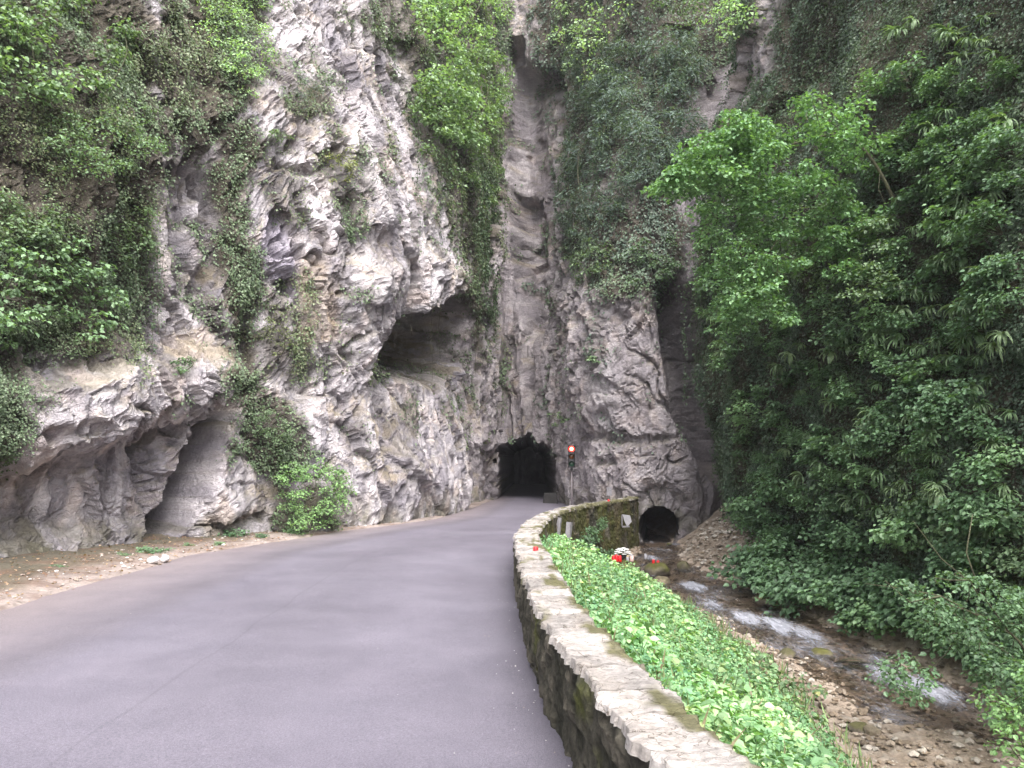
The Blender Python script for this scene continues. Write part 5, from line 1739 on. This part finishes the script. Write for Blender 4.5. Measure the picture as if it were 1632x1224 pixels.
fern_zone = [(1250, 560), (1400, 520), (1640, 360), (1640, 860), (1480, 840), (1330, 790), (1250, 740)]
fern_up = [(1450, 20), (1640, 0), (1640, 360), (1420, 520), (1440, 300)]
k = 0
for px_, py_ in poly_points(fern_zone, 135, rng):
    place(px_, py_, isR, rng.uniform(0.6, 1.05), 'fern', 'strap leafed fern tuft on the shaded right slope', 'ferns on the shaded slope', k)
    k += 1
for px_, py_ in poly_points(fern_up, 55, rng):
    place(px_, py_, isR, rng.uniform(0.6, 1.1), 'fern', 'strap leafed fern tuft on the right cliff', 'ferns high on the right cliff', k)
    k += 1
for px_, py_ in poly_points([(1180, 560), (1290, 500), (1330, 640), (1290, 770), (1200, 760)], 26, rng):
    place(px_, py_, isR, rng.uniform(0.6, 1.0), 'bush', 'small bush in the ivy curtain', 'small bushes in the ivy curtain', k)
    k += 1
for px_, py_ in poly_points([(1140, 450), (1170, 440), (1200, 570), (1140, 570)], 7, rng):
    place(px_, py_, isR, rng.uniform(0.9, 1.2), 'fern', 'fern tuft above the ivy curtain', 'ferns above the ivy curtain', k)
    k += 1
for px_, py_ in poly_points([(1290, 500), (1640, 420), (1640, 880), (1440, 850), (1280, 720)], 62, rng):
    place(px_, py_, isR, rng.uniform(0.6, 1.1), 'bush', 'small leafy bush among the ferns', 'small bushes among the ferns', k)
    k += 1
for px_, py_ in poly_points([(1420, 130), (1640, 100), (1640, 430), (1440, 450)], 50, rng):
    place(px_, py_, isR, rng.uniform(0.6, 1.1), 'bush', 'small leafy bush beside the maple', 'small bushes high on the right cliff', k)
    k += 1
for px_, py_ in poly_points([(1190, 760), (1320, 790), (1480, 830), (1640, 860), (1640, 960), (1420, 960), (1250, 940)], 34, rng):
    place(px_, py_, isR, rng.uniform(0.8, 1.3), 'bush', 'leafy bush at the right cliff foot', 'bushes at the foot of the right cliff', k)
    k += 1
for j in range(44):
    yy = 14.5 + 11.5 * (j + rng.random()) / 44
    xx = float(terp(XR, yy)) + rng.uniform(0.25, 1.3) + (0.9 if yy > 29 else 0.0)
    sc = rng.uniform(1.0, 1.7)
    e = empty('bank_bush', (xx, yy, float(ground_z(np.array(xx), np.array(yy))) + 0.1), math.radians(-75) + rng.uniform(-0.6, 0.6))
    e.scale = (sc, sc, sc)
    tag(e, 'bramble bush on the far stream bank, ' + ('by the leaning pale shrub' if yy < 17 else 'beside the long white riffle' if yy < 20 else 'above the flat mossy rock' if yy < 23 else 'nearest the gravel by the culvert'), 'shrub', 'brambles on the far bank, ' + ('near' if yy < 17 else 'middle' if yy < 20 else 'farther' if yy < 23 else 'farthest'))
    link('leaves', bush_p[j % 5][0], None, e)
    link('stems', bush_p[j % 5][1], None, e)
# ferns and bushes are built; now weeds along the left road edge
WEED = [(205, 886, 0.5, 'low weed tuft left of the white stones on the verge'), (232, 880, 0.6, 'bright weed behind the white stones on the verge'), (258, 878, 0.45, 'small weed right of the white stones'), (300, 870, 0.35, 'tiny weed on the leaf litter under the dark gap'),
        (372, 855, 0.8, 'leafy weed clump at the foot of the cliff below the gap'), (350, 866, 0.4, 'flat weed at the road edge before the clump'), (415, 855, 0.45, 'weed between the clump and the roadside bush'), (470, 848, 0.7, 'bright weed at the foot of the roadside bush'), (510, 842, 0.55, 'weed at the right end of the roadside bush'), (95, 905, 0.35, 'small weed under the mossy overhang')]
for i, (px_, py_, sc, lab) in enumerate(WEED):
    q = at_z(px_, py_, 0.08)
    e = empty('weed', (q[0], q[1], 0.03), rng.uniform(-0.5, 0.5))
    e.scale = (sc, sc, sc * 0.8)
    tag(e, lab, 'weed')
    link('leaves', bush_p[i % 5][0], None, e)
    link('stems', bush_p[i % 5][1], None, e)

# --- bright ground cover on the bank between the wall and the stream
print('bank')
rng = np.random.default_rng(123)
n = 105000
y = 2.5 + 31 * rng.random(n) ** 1.25
u = rng.random(n) ** 0.9
x0 = xw(y) + 0.53
x1 = terp(XB, y) + 0.1 + 0.75 * fbm2(y * 0.7, y * 0 + 2.0, 407, 3)
x1 = np.where(y > 21.5, np.minimum(x1, terp(XB, y) - 0.25), x1)
x = x0 + (x1 - x0) * u + rng.normal(size=n) * 0.05
hh = 0.14 + 0.50 * np.clip(0.45 + 0.9 * fbm2(x * 1.1, y * 1.1, 401, 3), 0, 1.3) * np.sin(np.clip(u, 0.03, 1) * math.pi) ** 0.4 + 0.12
hh = hh * (1 - 0.55 * sst(20, 25, y))
far_k = sst(28, 25, y) + 0.12 * sst(33, 30, y)
keep = (rng.random(n) < np.clip(far_k, 0, 1)) & (x > x0 - 0.06)
keep &= ~((u > 0.8) & (fbm2(x * 1.2, y * 1.2, 405, 2) < -0.1))
keep &= rng.random(n) < np.clip(0.62 + 1.3 * fbm2(x * 1.9, y * 1.9, 409, 3), 0.12, 1)
x, y, u, hh = x[keep], y[keep], u[keep], hh[keep]
n = len(x)
z = ground_z(x, y) + hh * rng.random(n) ** 0.45
nr_ = np.stack([rng.normal(size=n) * 0.5 + 0.05, rng.normal(size=n) * 0.5 - 0.15, np.full(n, 0.9)], -1)
dr = np.stack([rng.normal(size=n), rng.normal(size=n) - 0.3, rng.normal(size=n) * 0.25 - 0.2], -1)
nl = 620                                               # taller leafy mounds standing out of the carpet
ly = 3.0 + 23.5 * rng.random(nl) ** 1.1
lu = rng.random(nl)
lx = xw(ly) + 0.62 + (terp(XB, ly) + 0.2 + 0.9 * fbm2(ly * 0.7, ly * 0 + 2.0, 407, 3) - xw(ly) - 0.62) * lu
lx = np.where(ly > 21.5, np.minimum(lx, terp(XB, ly) - 0.35), lx)
lr = rng.uniform(0.07, 0.30, nl) * rng.uniform(0.6, 1.2, nl)
per_ = (90 * (lr / 0.25) ** 2).astype(int) + 14
li = np.repeat(np.arange(nl), per_)
dv_ = unit(rng.normal(size=(len(li), 3)))
dv_[:, 2] = np.abs(dv_[:, 2])
lr = lr * (1 - 0.5 * sst(20, 25, ly))
lz = ground_z(lx, ly) + (0.22 + 0.1 * rng.random(nl)) * (1 - 0.6 * sst(20, 25, ly))
pm = np.stack([lx, ly, lz], -1)[li] + dv_ * lr[li][:, None] * np.array([1, 1, 1.15]) * rng.uniform(0.75, 1.05, (len(li), 1))
x, y, z, u = np.r_[x, pm[:, 0]], np.r_[y, pm[:, 1]], np.r_[z, pm[:, 2]], np.r_[u, lu[li]]
nr_ = np.vstack([nr_, dv_ * 0.7 + np.array([0, 0, 0.55]) + rng.normal(size=(len(li), 3)) * 0.35])
dr = np.vstack([dr, dv_ * np.array([1, 1, 0]) + rng.normal(size=(len(li), 3)) * 0.5 - np.array([0, 0, 0.3])])
n = len(x)
pt = fbm2(x * 0.7, y * 0.7, 411, 3)
col = jitter_col(rng, n, [(0.125, 0.27, 0.10), (0.165, 0.33, 0.13), (0.09, 0.21, 0.075), (0.18, 0.31, 0.11)], 0.36)
col = col * (1 + 0.45 * pt[:, None]) + np.where((rng.random(n) < 0.03)[:, None], np.array([[0.12, 0.06, 0.0]]), 0)
kindn = fbm2(x * 0.75 + 4, y * 0.75, 413, 3)              # patches of another herb: smaller, bluer, or broader and paler
blu = sst(0.12, 0.3, kindn)[:, None]
pal = sst(-0.12, -0.3, kindn)[:, None]
col = col * (1 - blu) + col * np.array([[0.62, 0.80, 0.85]]) * blu
col = col * (1 - pal) + col * np.array([[1.25, 1.08, 1.1]]) * pal
col = np.where((u > 0.75)[:, None], col * 0.75, col)
sz = np.clip(0.028 + 0.062 * rng.random(n) ** 1.1 + 0.03 * (rng.random(n) < 0.12), 0.03, 0.13)
sz = sz * (1 - 0.35 * blu[:, 0] + 0.3 * pal[:, 0])
V, F, Cc = leaf_geo(np.stack([x, y, z], -1), dr, nr_, sz, np.clip(col, 0.01, 0.5).astype(np.float32), T_OVATE)
ng = 5200                                              # grass blades and stalks among them
gy_ = 3 + 24 * rng.random(ng) ** 1.1
gx_ = xw(gy_) + 0.55 + (terp(XB, gy_) + 0.5 - xw(gy_) - 0.55) * rng.random(ng) ** 0.8
gp = np.stack([gx_, gy_, ground_z(gx_, gy_) + 0.12 + 0.2 * rng.random(ng)], -1)
gd = np.stack([rng.normal(size=ng) * 0.35, rng.normal(size=ng) * 0.35, np.ones(ng)], -1)
gn = np.stack([rng.normal(size=ng), rng.normal(size=ng) - 0.6, 0.2 * np.ones(ng)], -1)
gc = jitter_col(rng, ng, [(0.14, 0.22, 0.07), (0.20, 0.22, 0.10), (0.10, 0.18, 0.06), (0.20, 0.16, 0.09)], 0.3)
T_BLADE = (np.array([(0, 0.05, 0), (0, -0.05, 0), (0.6, -0.03, 0.06), (1.0, 0, 0.2), (0.6, 0.03, 0.06)], np.float32), np.array([(0, 1, 2), (0, 2, 4), (4, 2, 3)], np.int32))
V2, F2, C2 = leaf_geo(gp, gd, gn, rng.uniform(0.14, 0.38, ng), gc, T_BLADE)
V, F, Cc = np.vstack([V, V2]), np.vstack([F, F2 + len(V)]), np.vstack([Cc, C2])
tag(link('ground_cover', np_mesh('ground_cover', V, F, Cc), M_LEAF), 'bright green leafy ground cover on the bank beside the wall', 'plants', None, 'stuff')
# plants climbing the mossy end of the wall
for i, (yy, off, zz, sc, lab) in enumerate(((28.2, 0.25, -0.25, 0.9, 'bright leafy plant climbing the mossy wall beside the board frame'), (30.2, 0.12, -0.05, 0.6, 'smaller plant growing from the middle of the mossy wall'), (26.4, 0.3, -0.5, 0.9, 'leafy plant behind the board frame'), (30.8, 0.3, -1.2, 0.8, 'dark leafy plant at the foot of the mossy wall'), (27.6, 0.5, -0.95, 1.0, 'leafy plant right of the board frame'))):
    p_, an_ = wall_out(yy, WT + off)
    e = empty('wall_plant', (p_[0], p_[1], zz), an_ + math.pi / 2)
    e.scale = (sc * 0.8, sc * 0.8, sc * 1.2)
    tag(e, lab, 'plant')
    link('leaves', bush_p[(i + 2) % 5][0], None, e)
    link('stems', bush_p[(i + 2) % 5][1], None, e)
# fallen leaves on the verge
n = 1500
y = rng.uniform(11, 33, n)
x = edge_left(y) + 0.15 - 3.2 * rng.random(n) ** 1.1
V, F, Cc = leaf_geo(np.stack([x, y, ground_z(x, y) + 0.025], -1), rng.normal(size=(n, 3)), np.stack([rng.normal(size=n) * 0.3, rng.normal(size=n) * 0.3, np.ones(n)], -1), rng.uniform(0.04, 0.09, n), jitter_col(rng, n, [(0.20, 0.10, 0.06), (0.14, 0.075, 0.045), (0.27, 0.17, 0.10)]), T_SMALL)
tag(link('leaf_litter', np_mesh('leaf_litter', V, F, Cc), M_LEAF), 'brown fallen leaves along the verge under the cliff', 'leaves', None, 'stuff')
print('tris', sum(len(o.data.loop_triangles) if o.data.loop_triangles else sum(len(p.vertices) - 2 for p in o.data.polygons) for o in scene.objects if o.type == 'MESH' and len(o.data.polygons) < 5000))
# ------------------------------------------------------------------ thin damp air in the gorge
hz = MB().box((-135, -175, -6), (135, 175, 52))
mh = bpy.data.materials.new('damp_air')
mh.use_nodes = True
nt = mh.node_tree
nt.nodes.remove(nt.nodes['Principled BSDF'])
pv = nd(nt, 'ShaderNodeVolumePrincipled', Density=0.0004, Anisotropy=0.2)
pv.inputs['Color'].default_value = (0.93, 0.94, 1.0, 1)
nt.links.new(pv.outputs[0], nt.nodes['Material Output'].inputs['Volume'])
ho = hz.build('haze', mh)
tag(ho, 'thin pale haze hanging in the gorge', 'haze', None, 'stuff')
